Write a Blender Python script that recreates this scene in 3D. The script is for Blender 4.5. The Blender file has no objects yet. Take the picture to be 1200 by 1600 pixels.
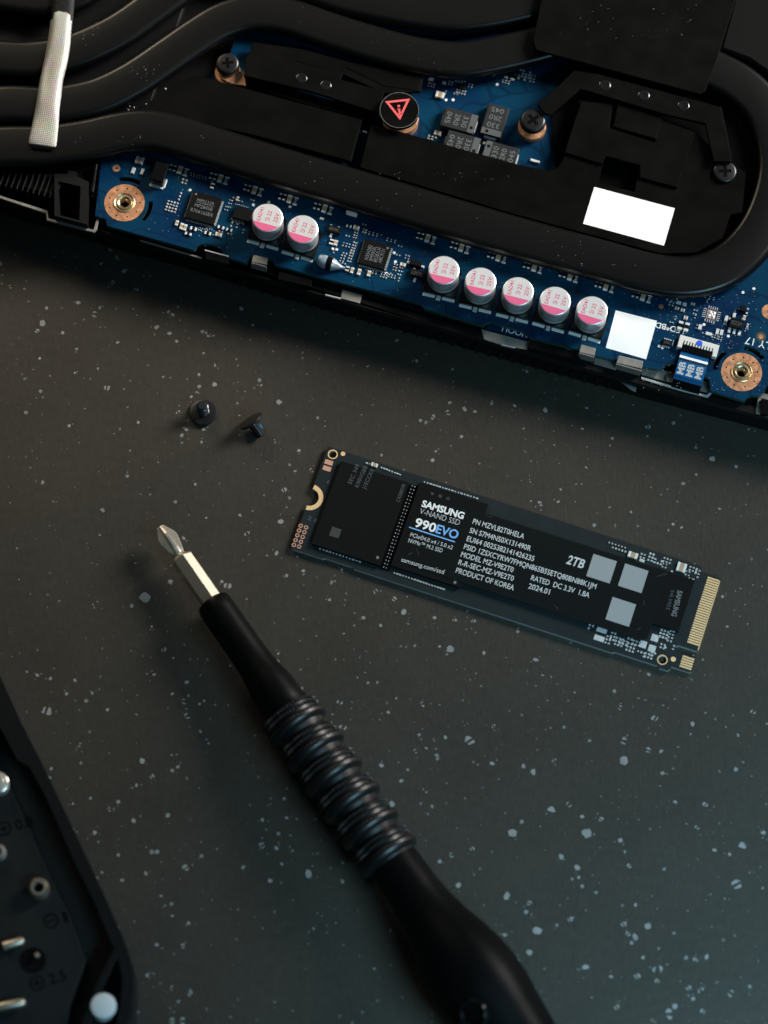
import bpy, bmesh, math, random
from mathutils import Vector, Matrix
random.seed(7)
MM = 0.001
sc = bpy.context.scene
col = sc.collection
rad = math.radians

# ---------------------------------------------------------------- camera
TILT, ROLL, DIST, FPX = rad(18.5), rad(3.0), 615.0, 112 / 36 * 1600
CP = Vector((0, -math.sin(TILT) * DIST, math.cos(TILT) * DIST))
CF = (-CP).normalized()
_r = Vector((1, 0, 0)); _u = _r.cross(CF)
CR = math.cos(ROLL) * _r + math.sin(ROLL) * _u
CU = -math.sin(ROLL) * _r + math.cos(ROLL) * _u
cd = bpy.data.cameras.new('camera'); cam = bpy.data.objects.new('camera', cd); col.objects.link(cam)
m3 = Matrix((CR, CU, -CF)).transposed()
cam.matrix_world = Matrix.Translation(CP * MM) @ m3.to_4x4()
cd.sensor_fit = 'VERTICAL'; cd.sensor_height = 36; cd.lens = 112
cd.clip_start = 0.05; cd.clip_end = 20
cd.dof.use_dof = True; cd.dof.focus_distance = 0.618; cd.dof.aperture_fstop = 10.0; cd.dof.aperture_blades = 9
sc.camera = cam
sc.unit_settings.system = 'METRIC'

# ---------------------------------------------------------------- light
w = bpy.data.worlds.new("World"); sc.world = w; w.use_nodes = True
bg = w.node_tree.nodes['Background']; bg.inputs[0].default_value = (0.55, 0.80, 0.92, 1); bg.inputs[1].default_value = 0.03

def area(name, loc, aim, size, power, color, sy=None, spread=180):
    l = bpy.data.lights.new(name, 'AREA'); l.energy = power; l.color = color
    l.shape = 'RECTANGLE'; l.size = size; l.size_y = sy or size; l.spread = rad(spread)
    o = bpy.data.objects.new(name, l); col.objects.link(o)
    o.location = Vector(loc); d = Vector(aim) - Vector(loc)
    o.rotation_euler = d.to_track_quat('-Z', 'Y').to_euler()
    return o
area('cool_softbox', (0.23, -0.23, 0.26), (0.155, -0.17, 0), 0.20, 0.66, (0.42, 0.79, 1.0), 0.18, 72)
area('key_softbox', (0.33, 0.34, 0.235), (-0.045, 0.16, 0), 0.30, 0.70, (1.0, 0.965, 0.92), 0.20, 43)
area('warm_fill_card', (-0.27, 0.42, 0.27), (-0.08, 0.12, 0), 0.20, 0.075, (1.0, 0.84, 0.62), 0.16, 44)  # unseen warm card added as fill, for upper-left warmth and bit reflections
sc.view_settings.view_transform = 'Standard'; sc.view_settings.look = 'None'
sc.view_settings.exposure = 0.0; sc.view_settings.gamma = 1.0

# ---------------------------------------------------------------- pixel rays -> places on a plane
def W(px, py, z):
    d = CF * FPX + CR * (px - 600) - CU * (py - 800)
    t = (z - CP.z) / d.z
    return CP + d * t

class Frame:
    def __init__(s, o, deg):
        s.o = Vector(o); s.a = rad(deg); s.c = math.cos(s.a); s.s = math.sin(s.a)
    def l(s, px, py, z):
        p = W(px, py, z) - s.o
        return (p.x * s.c + p.y * s.s, -p.x * s.s + p.y * s.c)
    def ps(s, pts, z): return [s.l(x, y, z) for x, y in pts]

# ---------------------------------------------------------------- materials
MATS = {}
def mat(name, color, rough=0.5, metal=0.0, spec=0.5, coat=0.0, bump=0.0, bscale=2500, var=0.0, vscale=400, rvar=0.0, aniso=None):
    m = bpy.data.materials.new(name); m.use_nodes = True
    nt = m.node_tree; b = nt.nodes['Principled BSDF']
    b.inputs['Base Color'].default_value = (*color, 1); b.inputs['Roughness'].default_value = rough
    b.inputs['Metallic'].default_value = metal; b.inputs['Specular IOR Level'].default_value = spec
    b.inputs['Coat Weight'].default_value = coat; b.inputs['Coat Roughness'].default_value = 0.15
    tc = nt.nodes.new('ShaderNodeTexCoord')
    if bump:
        n = nt.nodes.new('ShaderNodeTexNoise'); n.inputs['Scale'].default_value = bscale; n.inputs['Detail'].default_value = 3
        bp = nt.nodes.new('ShaderNodeBump'); bp.inputs['Strength'].default_value = bump; bp.inputs['Distance'].default_value = 0.0001
        nt.links.new(tc.outputs['Object'], n.inputs['Vector']); nt.links.new(n.outputs['Fac'], bp.inputs['Height'])
        nt.links.new(bp.outputs['Normal'], b.inputs['Normal'])
    if var or rvar:
        n = nt.nodes.new('ShaderNodeTexNoise'); n.inputs['Scale'].default_value = vscale; n.inputs['Detail'].default_value = 5
        nt.links.new(tc.outputs['Object'], n.inputs['Vector'])
        if var:
            r = nt.nodes.new('ShaderNodeValToRGB')
            r.color_ramp.elements[0].position = 0.3; r.color_ramp.elements[1].position = 0.7
            r.color_ramp.elements[0].color = (*[c * (1 - var) for c in color], 1)
            r.color_ramp.elements[1].color = (*[min(1, c * (1 + var)) for c in color], 1)
            nt.links.new(n.outputs['Fac'], r.inputs['Fac']); nt.links.new(r.outputs['Color'], b.inputs['Base Color'])
        if rvar:
            mr = nt.nodes.new('ShaderNodeMapRange')
            mr.inputs['From Min'].default_value = 0.3; mr.inputs['From Max'].default_value = 0.7
            mr.inputs['To Min'].default_value = max(0.02, rough - rvar); mr.inputs['To Max'].default_value = min(1, rough + rvar)
            nt.links.new(n.outputs['Fac'], mr.inputs['Value']); nt.links.new(mr.outputs['Result'], b.inputs['Roughness'])
    MATS[name] = m
    return m

M_pipe = mat('black_paint', (.0024, .0025, .0025), .31, spec=.48, bump=.1, bscale=5200)
M_plate = mat('black_anodised', (.0028, .0029, .0026), .42, spec=.06, bump=.06, bscale=6000, rvar=.08, vscale=200)
M_shell = mat('black_shell', (.003, .003, .0031), .5, spec=.2, bump=.3, bscale=3000)
M_dark = mat('black_void', (.0015, .0015, .0015), .8, spec=.05)
M_gloss = mat('glossy_black', (.004, .004, .0045), .22, spec=.35, rvar=.06, vscale=500)
M_chip = mat('chip_epoxy', (.005, .0055, .0057), .5, spec=.1, bump=.15, bscale=8000)
M_tant = mat('grey_epoxy', (.015, .017, .018), .5, spec=.3, bump=.15, bscale=7000)
M_stripe = mat('grey_stripe', (.085, .092, .096), .5, spec=.3)
M_white = mat('silkscreen_white', (.8, .82, .82), .5, spec=.3)
M_greyink = mat('grey_ink', (.15, .165, .17), .5, spec=.3)
M_dimink = mat('dim_ink', (.075, .085, .09), .5, spec=.3)
M_label = mat('white_label', (.93, .94, .94), .55, spec=.2)
M_can = mat('brushed_aluminium', (.70, .71, .71), .34, metal=.6, bump=.05, bscale=9000)
M_cantop = mat('capacitor_top', (.68, .69, .70), .45, metal=.25, spec=.5)
M_pink = mat('pink_ink', (.70, .13, .27), .45, spec=.35)
M_pinktext = mat('pink_text', (.66, .07, .17), .45, spec=.35)
M_red = mat('red_ink', (.86, .12, .13), .5, spec=.3)
M_steel = mat('nickel_steel', (.40, .375, .34), .36, metal=.55, rvar=.1, vscale=700, bump=.06, bscale=1500)
M_bright = mat('solder_tin', (.66, .67, .67), .32, metal=.35, rvar=.1, vscale=3000)
M_solder = mat('solder_matte', (.74, .76, .76), .42, metal=.2)
M_copper = mat('copper_ring', (.80, .40, .22), .42, metal=.75, bump=.2, bscale=2500, var=.12, vscale=900, rvar=.1)
M_copperpad = mat('copper_pad', (.85, .46, .33), .4, metal=.5, var=.1)
M_brass = mat('brass_insert', (.72, .54, .32), .3, metal=.9)
M_gold = mat('gold_plating', (.95, .62, .32), .36, metal=.25, var=.08, vscale=1500)
M_tan = mat('ceramic_tan', (.42, .29, .17), .45, spec=.4, var=.15)
M_bit = mat('bit_steel', (.80, .71, .57), .40, metal=1, bump=.03, bscale=3600)
M_rubber = mat('black_handle', (.0015, .0016, .0016), .4, spec=.15, bump=.1, bscale=3000)
M_grip = mat('grip_metal', (.0024, .0026, .0026), .38, spec=.62)
M_case = mat('case_plastic', (.008, .0105, .011), .5, spec=.3, bump=.25, bscale=1200, var=.15, vscale=120)
M_caserim = mat('case_rim', (.004, .0045, .005), .5, spec=.2)
M_knob = mat('white_button', (.62, .66, .68), .3, spec=.5)
M_screw = mat('black_screw', (.008, .008, .009), .2, metal=.1, spec=1.0)
M_head = mat('screw_head', (.010, .010, .011), .34, metal=.1, spec=.55)
M_lock = mat('blue_threadlock', (.008, .085, .16), .45, spec=.4)
M_ssd = mat('ssd_solder_mask', (.008, .0145, .0165), .45, spec=.35, coat=.1, bump=.12, bscale=900, var=.12, vscale=250)
M_ssdedge = mat('ssd_edge', (.34, .35, .34), .6)
M_sticker = mat('black_label_film', (.0035, .0055, .006), .36, spec=.3, bump=.02, bscale=300)
M_blueink = mat('blue_ink', (.19, .43, .86), .5, spec=.2)
M_ffc = mat('blue_cable', (.004, .10, .27), .3, spec=.5, coat=.3)
M_ffcdark = mat('dark_cable', (.006, .02, .045), .35, spec=.5)
M_bluedot = mat('blue_dot', (.02, .10, .75), .5)
M_clear = mat('clear_tape', (.05, .075, .085), .25, spec=.7)
M_diode = mat('diode_glass', (.26, .33, .38), .2, spec=.6, coat=.5, var=.3, vscale=900)
M_cream = mat('cream_plastic', (.72, .70, .66), .5)
M_braid = mat('braided_sleeve', (.003, .004, .0045), .6, spec=.2, bump=1.0, bscale=1600)
M_speck = mat('pale_chip', (.215, .212, .205), .55, spec=.35, var=.15, vscale=500)
M_dust = mat('dust', (.25, .26, .25), .8)
M_pcbedge = mat('board_edge', (.02, .065, .05), .5, var=.3, vscale=500)

def pcb_material():
    m = bpy.data.materials.new('blue_solder_mask'); m.use_nodes = True; nt = m.node_tree; L = nt.links
    b = nt.nodes['Principled BSDF']; tc = nt.nodes.new('ShaderNodeTexCoord')
    b.inputs['Roughness'].default_value = .33; b.inputs['Specular IOR Level'].default_value = .22
    b.inputs['Coat Weight'].default_value = .04; b.inputs['Coat Roughness'].default_value = .2
    n = nt.nodes.new('ShaderNodeTexNoise'); n.inputs['Scale'].default_value = 90; n.inputs['Detail'].default_value = 2
    v = nt.nodes.new('ShaderNodeTexVoronoi'); v.feature = 'DISTANCE_TO_EDGE'; v.inputs['Scale'].default_value = 170
    mp = nt.nodes.new('ShaderNodeMapping'); mp.inputs['Scale'].default_value = (.35, 1, 1)
    L.new(tc.outputs['Object'], mp.inputs['Vector'])
    nd = nt.nodes.new('ShaderNodeTexNoise'); nd.inputs['Scale'].default_value = 60
    mx = nt.nodes.new('ShaderNodeMix'); mx.data_type = 'RGBA'; mx.inputs['Factor'].default_value = .02
    L.new(mp.outputs['Vector'], mx.inputs['A']); L.new(nd.outputs['Color'], mx.inputs['B']); L.new(tc.outputs['Object'], nd.inputs['Vector'])
    L.new(mx.outputs['Result'], v.inputs['Vector']); L.new(tc.outputs['Object'], n.inputs['Vector'])
    r = nt.nodes.new('ShaderNodeValToRGB')
    r.color_ramp.elements[0].position = .35; r.color_ramp.elements[0].color = (.0006, .021, .066, 1)
    r.color_ramp.elements[1].position = .65; r.color_ramp.elements[1].color = (.0008, .038, .080, 1)
    L.new(n.outputs['Fac'], r.inputs['Fac'])
    lt = nt.nodes.new('ShaderNodeMath'); lt.operation = 'LESS_THAN'; lt.inputs[1].default_value = .035
    L.new(v.outputs['Distance'], lt.inputs[0])
    m2 = nt.nodes.new('ShaderNodeMix'); m2.data_type = 'RGBA'; m2.inputs['B'].default_value = (.0004, .011, .040, 1)
    ml = nt.nodes.new('ShaderNodeMath'); ml.operation = 'MULTIPLY'; ml.inputs[1].default_value = .6
    L.new(lt.outputs[0], ml.inputs[0]); L.new(ml.outputs[0], m2.inputs['Factor']); L.new(r.outputs['Color'], m2.inputs['A'])
    L.new(m2.outputs['Result'], b.inputs['Base Color'])
    w1 = nt.nodes.new('ShaderNodeTexWave'); w1.inputs['Scale'].default_value = 300; w1.inputs['Distortion'].default_value = 2
    bp = nt.nodes.new('ShaderNodeBump'); bp.inputs['Strength'].default_value = .1; bp.inputs['Distance'].default_value = .00005
    w1.bands_direction = 'Y'
    L.new(tc.outputs['Object'], w1.inputs['Vector']); L.new(w1.outputs['Fac'], bp.inputs['Height']); L.new(bp.outputs['Normal'], b.inputs['Normal'])
    return m
M_pcb = pcb_material()

def table_material():
    m = bpy.data.materials.new('speckled_laminate'); m.use_nodes = True; nt = m.node_tree; L = nt.links
    b = nt.nodes['Principled BSDF']; tc = nt.nodes.new('ShaderNodeTexCoord')
    b.inputs['Roughness'].default_value = .52; b.inputs['Specular IOR Level'].default_value = .35
    n = nt.nodes.new('ShaderNodeTexNoise'); n.inputs['Scale'].default_value = 700; n.inputs['Detail'].default_value = 6
    r = nt.nodes.new('ShaderNodeValToRGB')
    r.color_ramp.elements[0].position = .3; r.color_ramp.elements[0].color = (.0262, .0226, .0170, 1)
    r.color_ramp.elements[1].position = .72; r.color_ramp.elements[1].color = (.0340, .0294, .0222, 1)
    L.new(tc.outputs['Object'], n.inputs['Vector']); L.new(n.outputs['Fac'], r.inputs['Fac'])
    prev = r.outputs['Color']
    for scale, thr, pick, c in ((420, .085, .35, .16), (900, .11, .22, .13), (210, .05, .3, .20)):
        v = nt.nodes.new('ShaderNodeTexVoronoi'); v.inputs['Scale'].default_value = scale
        dn = nt.nodes.new('ShaderNodeTexNoise'); dn.inputs['Scale'].default_value = scale * 3
        mxv = nt.nodes.new('ShaderNodeMix'); mxv.data_type = 'RGBA'; mxv.blend_type = 'LINEAR_LIGHT'; mxv.inputs['Factor'].default_value = .00035
        L.new(tc.outputs['Object'], mxv.inputs['A']); L.new(dn.outputs['Color'], mxv.inputs['B']); L.new(tc.outputs['Object'], dn.inputs['Vector'])
        L.new(mxv.outputs['Result'], v.inputs['Vector'])
        sp = nt.nodes.new('ShaderNodeSeparateColor'); L.new(v.outputs['Color'], sp.inputs['Color'])
        t1 = nt.nodes.new('ShaderNodeMath'); t1.operation = 'MULTIPLY'; t1.inputs[1].default_value = thr * 2
        L.new(sp.outputs['Green'], t1.inputs[0])
        lt = nt.nodes.new('ShaderNodeMath'); lt.operation = 'LESS_THAN'; L.new(v.outputs['Distance'], lt.inputs[0]); L.new(t1.outputs[0], lt.inputs[1])
        pk = nt.nodes.new('ShaderNodeMath'); pk.operation = 'LESS_THAN'; pk.inputs[1].default_value = pick; L.new(sp.outputs['Red'], pk.inputs[0])
        an = nt.nodes.new('ShaderNodeMath'); an.operation = 'MULTIPLY'; L.new(lt.outputs[0], an.inputs[0]); L.new(pk.outputs[0], an.inputs[1])
        mx = nt.nodes.new('ShaderNodeMix'); mx.data_type = 'RGBA'; mx.inputs['B'].default_value = (c, c * 1.04, c * 1.01, 1)
        L.new(an.outputs[0], mx.inputs['Factor']); L.new(prev, mx.inputs['A']); prev = mx.outputs['Result']
    big = nt.nodes.new('ShaderNodeTexNoise'); big.inputs['Scale'].default_value = 38; big.inputs['Detail'].default_value = 5; big.inputs['Roughness'].default_value = .6
    L.new(tc.outputs['Object'], big.inputs['Vector'])
    mm = nt.nodes.new('ShaderNodeMapRange'); mm.inputs['From Min'].default_value = .3; mm.inputs['From Max'].default_value = .7
    mm.inputs['To Min'].default_value = .50; mm.inputs['To Max'].default_value = .58; L.new(big.outputs['Fac'], mm.inputs['Value']); L.new(mm.outputs['Result'], b.inputs['Roughness'])
    m3 = nt.nodes.new('ShaderNodeMapRange'); m3.inputs['From Min'].default_value = .25; m3.inputs['From Max'].default_value = .75
    m3.inputs['To Min'].default_value = .91; m3.inputs['To Max'].default_value = 1.09; L.new(big.outputs['Fac'], m3.inputs['Value'])
    vm = nt.nodes.new('ShaderNodeVectorMath'); vm.operation = 'SCALE'; L.new(prev, vm.inputs[0]); L.new(m3.outputs['Result'], vm.inputs['Scale'])
    L.new(vm.outputs['Vector'], b.inputs['Base Color'])
    n2 = nt.nodes.new('ShaderNodeTexNoise'); n2.inputs['Scale'].default_value = 1500; n2.inputs['Detail'].default_value = 4
    mp = nt.nodes.new('ShaderNodeMapping'); mp.inputs['Rotation'].default_value = (0, 0, .5); mp.inputs['Scale'].default_value = (1, .45, 1)
    L.new(tc.outputs['Object'], mp.inputs['Vector']); L.new(mp.outputs['Vector'], n2.inputs['Vector'])
    bp = nt.nodes.new('ShaderNodeBump'); bp.inputs['Strength'].default_value = .5; bp.inputs['Distance'].default_value = .0001
    L.new(n2.outputs['Fac'], bp.inputs['Height']); L.new(bp.outputs['Normal'], b.inputs['Normal'])
    return m
M_table = table_material()

def weave_material():
    m = bpy.data.materials.new('silver_fabric_tape'); m.use_nodes = True; nt = m.node_tree; L = nt.links
    b = nt.nodes['Principled BSDF']; tc = nt.nodes.new('ShaderNodeTexCoord')
    b.inputs['Roughness'].default_value = .5; b.inputs['Metallic'].default_value = .25
    c = nt.nodes.new('ShaderNodeTexChecker'); c.inputs['Scale'].default_value = 3600
    mp = nt.nodes.new('ShaderNodeMapping'); mp.inputs['Rotation'].default_value = (0, 0, .62); mp.inputs['Scale'].default_value = (1, 1, 0)
    mp.inputs['Location'].default_value = (0, 0, .00013)
    L.new(tc.outputs['Object'], mp.inputs['Vector']); L.new(mp.outputs['Vector'], c.inputs['Vector'])
    c.inputs['Color1'].default_value = (.62, .60, .54, 1); c.inputs['Color2'].default_value = (.30, .29, .26, 1)
    n = nt.nodes.new('ShaderNodeTexNoise'); n.inputs['Scale'].default_value = 350
    mx = nt.nodes.new('ShaderNodeMix'); mx.data_type = 'RGBA'; mx.blend_type = 'MULTIPLY'; mx.inputs['Factor'].default_value = .35
    L.new(tc.outputs['Object'], n.inputs['Vector'])
    L.new(c.outputs['Color'], mx.inputs['A']); L.new(n.outputs['Color'], mx.inputs['B']); L.new(mx.outputs['Result'], b.inputs['Base Color'])
    bp = nt.nodes.new('ShaderNodeBump'); bp.inputs['Strength'].default_value = .5; bp.inputs['Distance'].default_value = .00006
    L.new(c.outputs['Fac'], bp.inputs['Height']); L.new(bp.outputs['Normal'], b.inputs['Normal'])
    return m
M_weave = weave_material()

# ---------------------------------------------------------------- mesh helpers (mm)
def rot2(x, y, a): return (x * math.cos(a) - y * math.sin(a), x * math.sin(a) + y * math.cos(a))

class MB:
    def __init__(s): s.v = []; s.f = []; s.m = []; s.sm = []
    def add(s, vs, fs, mi=0, smooth=False):
        o = len(s.v); s.v += [tuple(p) for p in vs]
        for f in fs: s.f.append([i + o for i in f]); s.m.append(mi); s.sm.append(smooth)
        return s
    def box(s, cx, cy, z0, z1, sx, sy, a=0, b=0.0, mi=0):
        hx, hy = sx / 2, sy / 2
        P = []
        lv = [(hx, hy, z0), (hx, hy, z1 - b), (hx - b, hy - b, z1)] if b else [(hx, hy, z0), (hx, hy, z1)]
        for x, y, z in lv:
            for q, r in ((-1, -1), (1, -1), (1, 1), (-1, 1)):
                X, Y = rot2(q * x, r * y, a); P.append((cx + X, cy + Y, z))
        F = [[3, 2, 1, 0]]
        for k in range(len(lv) - 1):
            for i in range(4):
                j = (i + 1) % 4; F.append([k * 4 + i, k * 4 + j, k * 4 + 4 + j, k * 4 + 4 + i])
        n = (len(lv) - 1) * 4; F.append([n, n + 1, n + 2, n + 3])
        return s.add(P, F, mi)
    def lathe(s, cx, cy, prof, n=32, mi=0, smooth=True, a0=0):
        """prof: (r,z) from the bottom up; r=0 closes"""
        P = []; rings = []
        for r, z in prof:
            if r <= 1e-6: rings.append([len(P)]); P.append((cx, cy, z))
            else:
                rings.append(list(range(len(P), len(P) + n)))
                for i in range(n):
                    t = a0 + 2 * math.pi * i / n; P.append((cx + r * math.cos(t), cy + r * math.sin(t), z))
        F = []
        for A, B in zip(rings, rings[1:]):
            for i in range(n):
                j = (i + 1) % n
                if len(A) == 1 and len(B) == 1: continue
                if len(A) == 1: F.append([A[0], B[j], B[i]][::-1] if False else [A[0], B[j], B[i]])
                elif len(B) == 1: F.append([A[i], A[j], B[0]])
                else: F.append([A[i], A[j], B[j], B[i]])
        return s.add(P, F, mi, smooth)
    def disc(s, cx, cy, r, z, n=20, mi=0): return s.add([(cx + r * math.cos(2 * math.pi * i / n), cy + r * math.sin(2 * math.pi * i / n), z) for i in range(n)], [list(range(n))], mi)
    def poly(s, pts, z, mi=0):
        if sum(a[0] * b[1] - b[0] * a[1] for a, b in zip(pts, pts[1:] + pts[:1])) < 0: pts = pts[::-1]
        return s.add([(x, y, z) for x, y in pts], [list(range(len(pts)))], mi)
    def prism(s, pts, z0, z1, b=0.0, mi=0, mside=None):
        """closed outline extruded, with a chamfer b on the top edge"""
        if sum(a[0] * c[1] - c[0] * a[1] for a, c in zip(pts, pts[1:] + pts[:1])) < 0: pts = pts[::-1]
        n = len(pts); ins = pts
        if b:
            ins = []
            for i in range(n):
                p0, p1, p2 = Vector(pts[i - 1]), Vector(pts[i]), Vector(pts[(i + 1) % n])
                d1 = (p1 - p0).normalized(); d2 = (p2 - p1).normalized()
                n1 = Vector((-d1.y, d1.x)); n2 = Vector((-d2.y, d2.x)); k = n1 + n2
                k = k / max(.35, k.dot(n1)) if k.length > 1e-6 else n1
                ins.append((p1.x + k.x * b, p1.y + k.y * b))
        P = [(x, y, z0) for x, y in pts] + [(x, y, z1 - b) for x, y in pts] + ([(x, y, z1) for x, y in ins] if b else [])
        side = [[i, (i + 1) % n, n + (i + 1) % n, n + i] for i in range(n)]
        if b: side += [[n + i, n + (i + 1) % n, 2 * n + (i + 1) % n, 2 * n + i] for i in range(n)]
        s.add(P, side, mi if mside is None else mside)
        o = len(s.v) - len(P); top = (2 * n if b else n)
        s.f.append([o + top + i for i in range(n)]); s.m.append(mi); s.sm.append(False)
        s.f.append([o + i for i in range(n)][::-1]); s.m.append(mi); s.sm.append(False)
        return s
    def tube(s, path, r, n=10, mi=0):
        path = [Vector(p) for p in path]; P = []
        for k, p in enumerate(path):
            t = (path[min(k + 1, len(path) - 1)] - path[max(k - 1, 0)]).normalized()
            a = t.cross(Vector((0, 0, 1)));  a = a.normalized() if a.length > 1e-3 else Vector((1, 0, 0)); b = t.cross(a)
            rr = r[k] if isinstance(r, (list, tuple)) else r
            for i in range(n):
                q = 2 * math.pi * i / n; P.append(p + (a * math.cos(q) + b * math.sin(q)) * rr)
        F = [[k * n + i, k * n + n + i, k * n + n + (i + 1) % n, k * n + (i + 1) % n] for k in range(len(path) - 1) for i in range(n)]
        F += [list(range(n))[::-1], [(len(path) - 1) * n + i for i in range(n)]]
        return s.add(P, F, mi, True)
    def sweep(s, path, prof, mi=0):
        """prof: (across, z); path: 2-D points"""
        P = []; n = len(prof)
        for k, p in enumerate(path):
            a = Vector(path[min(k + 1, len(path) - 1)]) - Vector(path[max(k - 1, 0)]); a.normalize(); nx, ny = -a.y, a.x
            for q, z in prof: P.append((p[0] + nx * q, p[1] + ny * q, z))
        F = [[k * n + i, k * n + (i + 1) % n, k * n + n + (i + 1) % n, k * n + n + i] for k in range(len(path) - 1) for i in range(n)]
        F += [list(range(n))[::-1], [(len(path) - 1) * n + i for i in range(n)]]
        return s.add(P, F, mi, True)

OFF = {}
def build(mb, name, mats, parent=None, label=None, keep=False):
    if not isinstance(mats, (list, tuple)): mats = [mats]
    xs, ys, zs = zip(*mb.v)
    off = Vector((0, 0, 0)) if keep else Vector(((min(xs) + max(xs)) / 2, (min(ys) + max(ys)) / 2, min(zs)))
    me = bpy.data.meshes.new(name)
    me.from_pydata([((x - off.x) * MM, (y - off.y) * MM, (z - off.z) * MM) for x, y, z in mb.v], [], mb.f)
    for m in mats: me.materials.append(m)
    me.polygons.foreach_set('material_index', mb.m); me.polygons.foreach_set('use_smooth', mb.sm)
    bm = bmesh.new(); bm.from_mesh(me); bmesh.ops.recalc_face_normals(bm, faces=bm.faces); bm.to_mesh(me); bm.free()
    if any(mb.sm): me.set_sharp_from_angle(angle=rad(38))
    return place(me, name, off, parent, label)
def place(me, name, off, parent=None, label=None, rz=0):
    o = bpy.data.objects.new(name, me); col.objects.link(o)
    po = OFF.get(parent.name, Vector((0, 0, 0))) if parent else Vector((0, 0, 0))
    o.parent = parent; o.location = (Vector(off) - po) * MM; o.rotation_euler = (0, 0, rz)
    OFF[o.name] = Vector(off)
    if label: o['label'] = label
    return o
def flat(mb, name, mats, parent, label=None):   # thin print and pads whose faces must look up
    o = build(mb, name, mats, parent, label)
    for p in o.data.polygons:
        if p.normal.z < 0: p.flip()
    return o
def thing(name, loc, deg, label, cat, group=None):
    o = bpy.data.objects.new(name, None); col.objects.link(o); o.empty_display_size = .005
    o.location = Vector(loc) * MM; o.rotation_euler = (0, 0, rad(deg)); o['label'] = label; o['category'] = cat
    if group: o['group'] = group
    return o
def stuff(o): o['kind'] = 'stuff'; return o
def dup(part, off, rz=0, parent=None):
    """copy a part with its sub-parts"""
    o = part.copy(); col.objects.link(o); parent = parent or part.parent; o.parent = parent
    o.location = (Vector(off) - OFF.get(parent.name, Vector())) * MM; o.rotation_euler = (0, 0, rz); OFF[o.name] = Vector(off)
    for ch in list(part.children):
        c = ch.copy(); col.objects.link(c); c.parent = o
    return o

def spline(pts, n=10):
    out = []; P = [pts[0]] + list(pts) + [pts[-1]]
    for i in range(1, len(P) - 2):
        for k in range(n):
            t = k / n; a, b, c, d = P[i - 1], P[i], P[i + 1], P[i + 2]
            out.append(tuple(.5 * (2 * b[j] + (c[j] - a[j]) * t + (2 * a[j] - 5 * b[j] + 4 * c[j] - d[j]) * t * t + (3 * b[j] - a[j] - 3 * c[j] + d[j]) * t ** 3) for j in range(len(b))))
    out.append(tuple(pts[-1])); return out

# ---------------------------------------------------------------- text -> flat mesh
_T = {}
def textgeo(body, bold=0.0, shear=0.0):
    key = (body, bold, shear)
    if key not in _T:
        cu = bpy.data.curves.new('t', 'FONT'); cu.body = body; cu.offset = bold; cu.shear = shear; cu.resolution_u = 3
        ob = bpy.data.objects.new('t', cu); col.objects.link(ob)
        me = bpy.data.meshes.new_from_object(ob.evaluated_get(bpy.context.evaluated_depsgraph_get()))
        _T[key] = ([tuple(v.co) for v in me.vertices], [list(p.vertices) for p in me.polygons])
        bpy.data.meshes.remove(me); bpy.data.objects.remove(ob); bpy.data.curves.remove(cu)
    return _T[key]
_h = textgeo('H'); CAPH = max(v[1] for v in _h[0])
def text_mb(body, p0, p1, caph, z, bold=0.0, shear=0.0, mb=None):
    vs, fs = textgeo(body, bold, shear); x0 = min(v[0] for v in vs); x1 = max(v[0] for v in vs)
    d = Vector((p1[0] - p0[0], p1[1] - p0[1])); L = d.length; d /= L; nx, ny = -d.y, d.x
    sx = L / (x1 - x0); sy = caph / CAPH
    mb = mb or MB()
    return mb.add([(p0[0] + d.x * (x - x0) * sx + nx * y * sy, p0[1] + d.y * (x - x0) * sx + ny * y * sy, z) for x, y, _ in vs], fs)
def text_c(body, c, deg, L, caph, z, bold=0, shear=0, mb=None):
    """text centred on c, reading direction deg"""
    a = rad(deg); dx, dy = math.cos(a) * L / 2, math.sin(a) * L / 2
    ox, oy = -math.sin(a) * caph / 2, math.cos(a) * caph / 2
    return text_mb(body, (c[0] - dx - ox, c[1] - dy - oy), (c[0] + dx - ox, c[1] + dy - oy), caph, z, bold, shear, mb)

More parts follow.
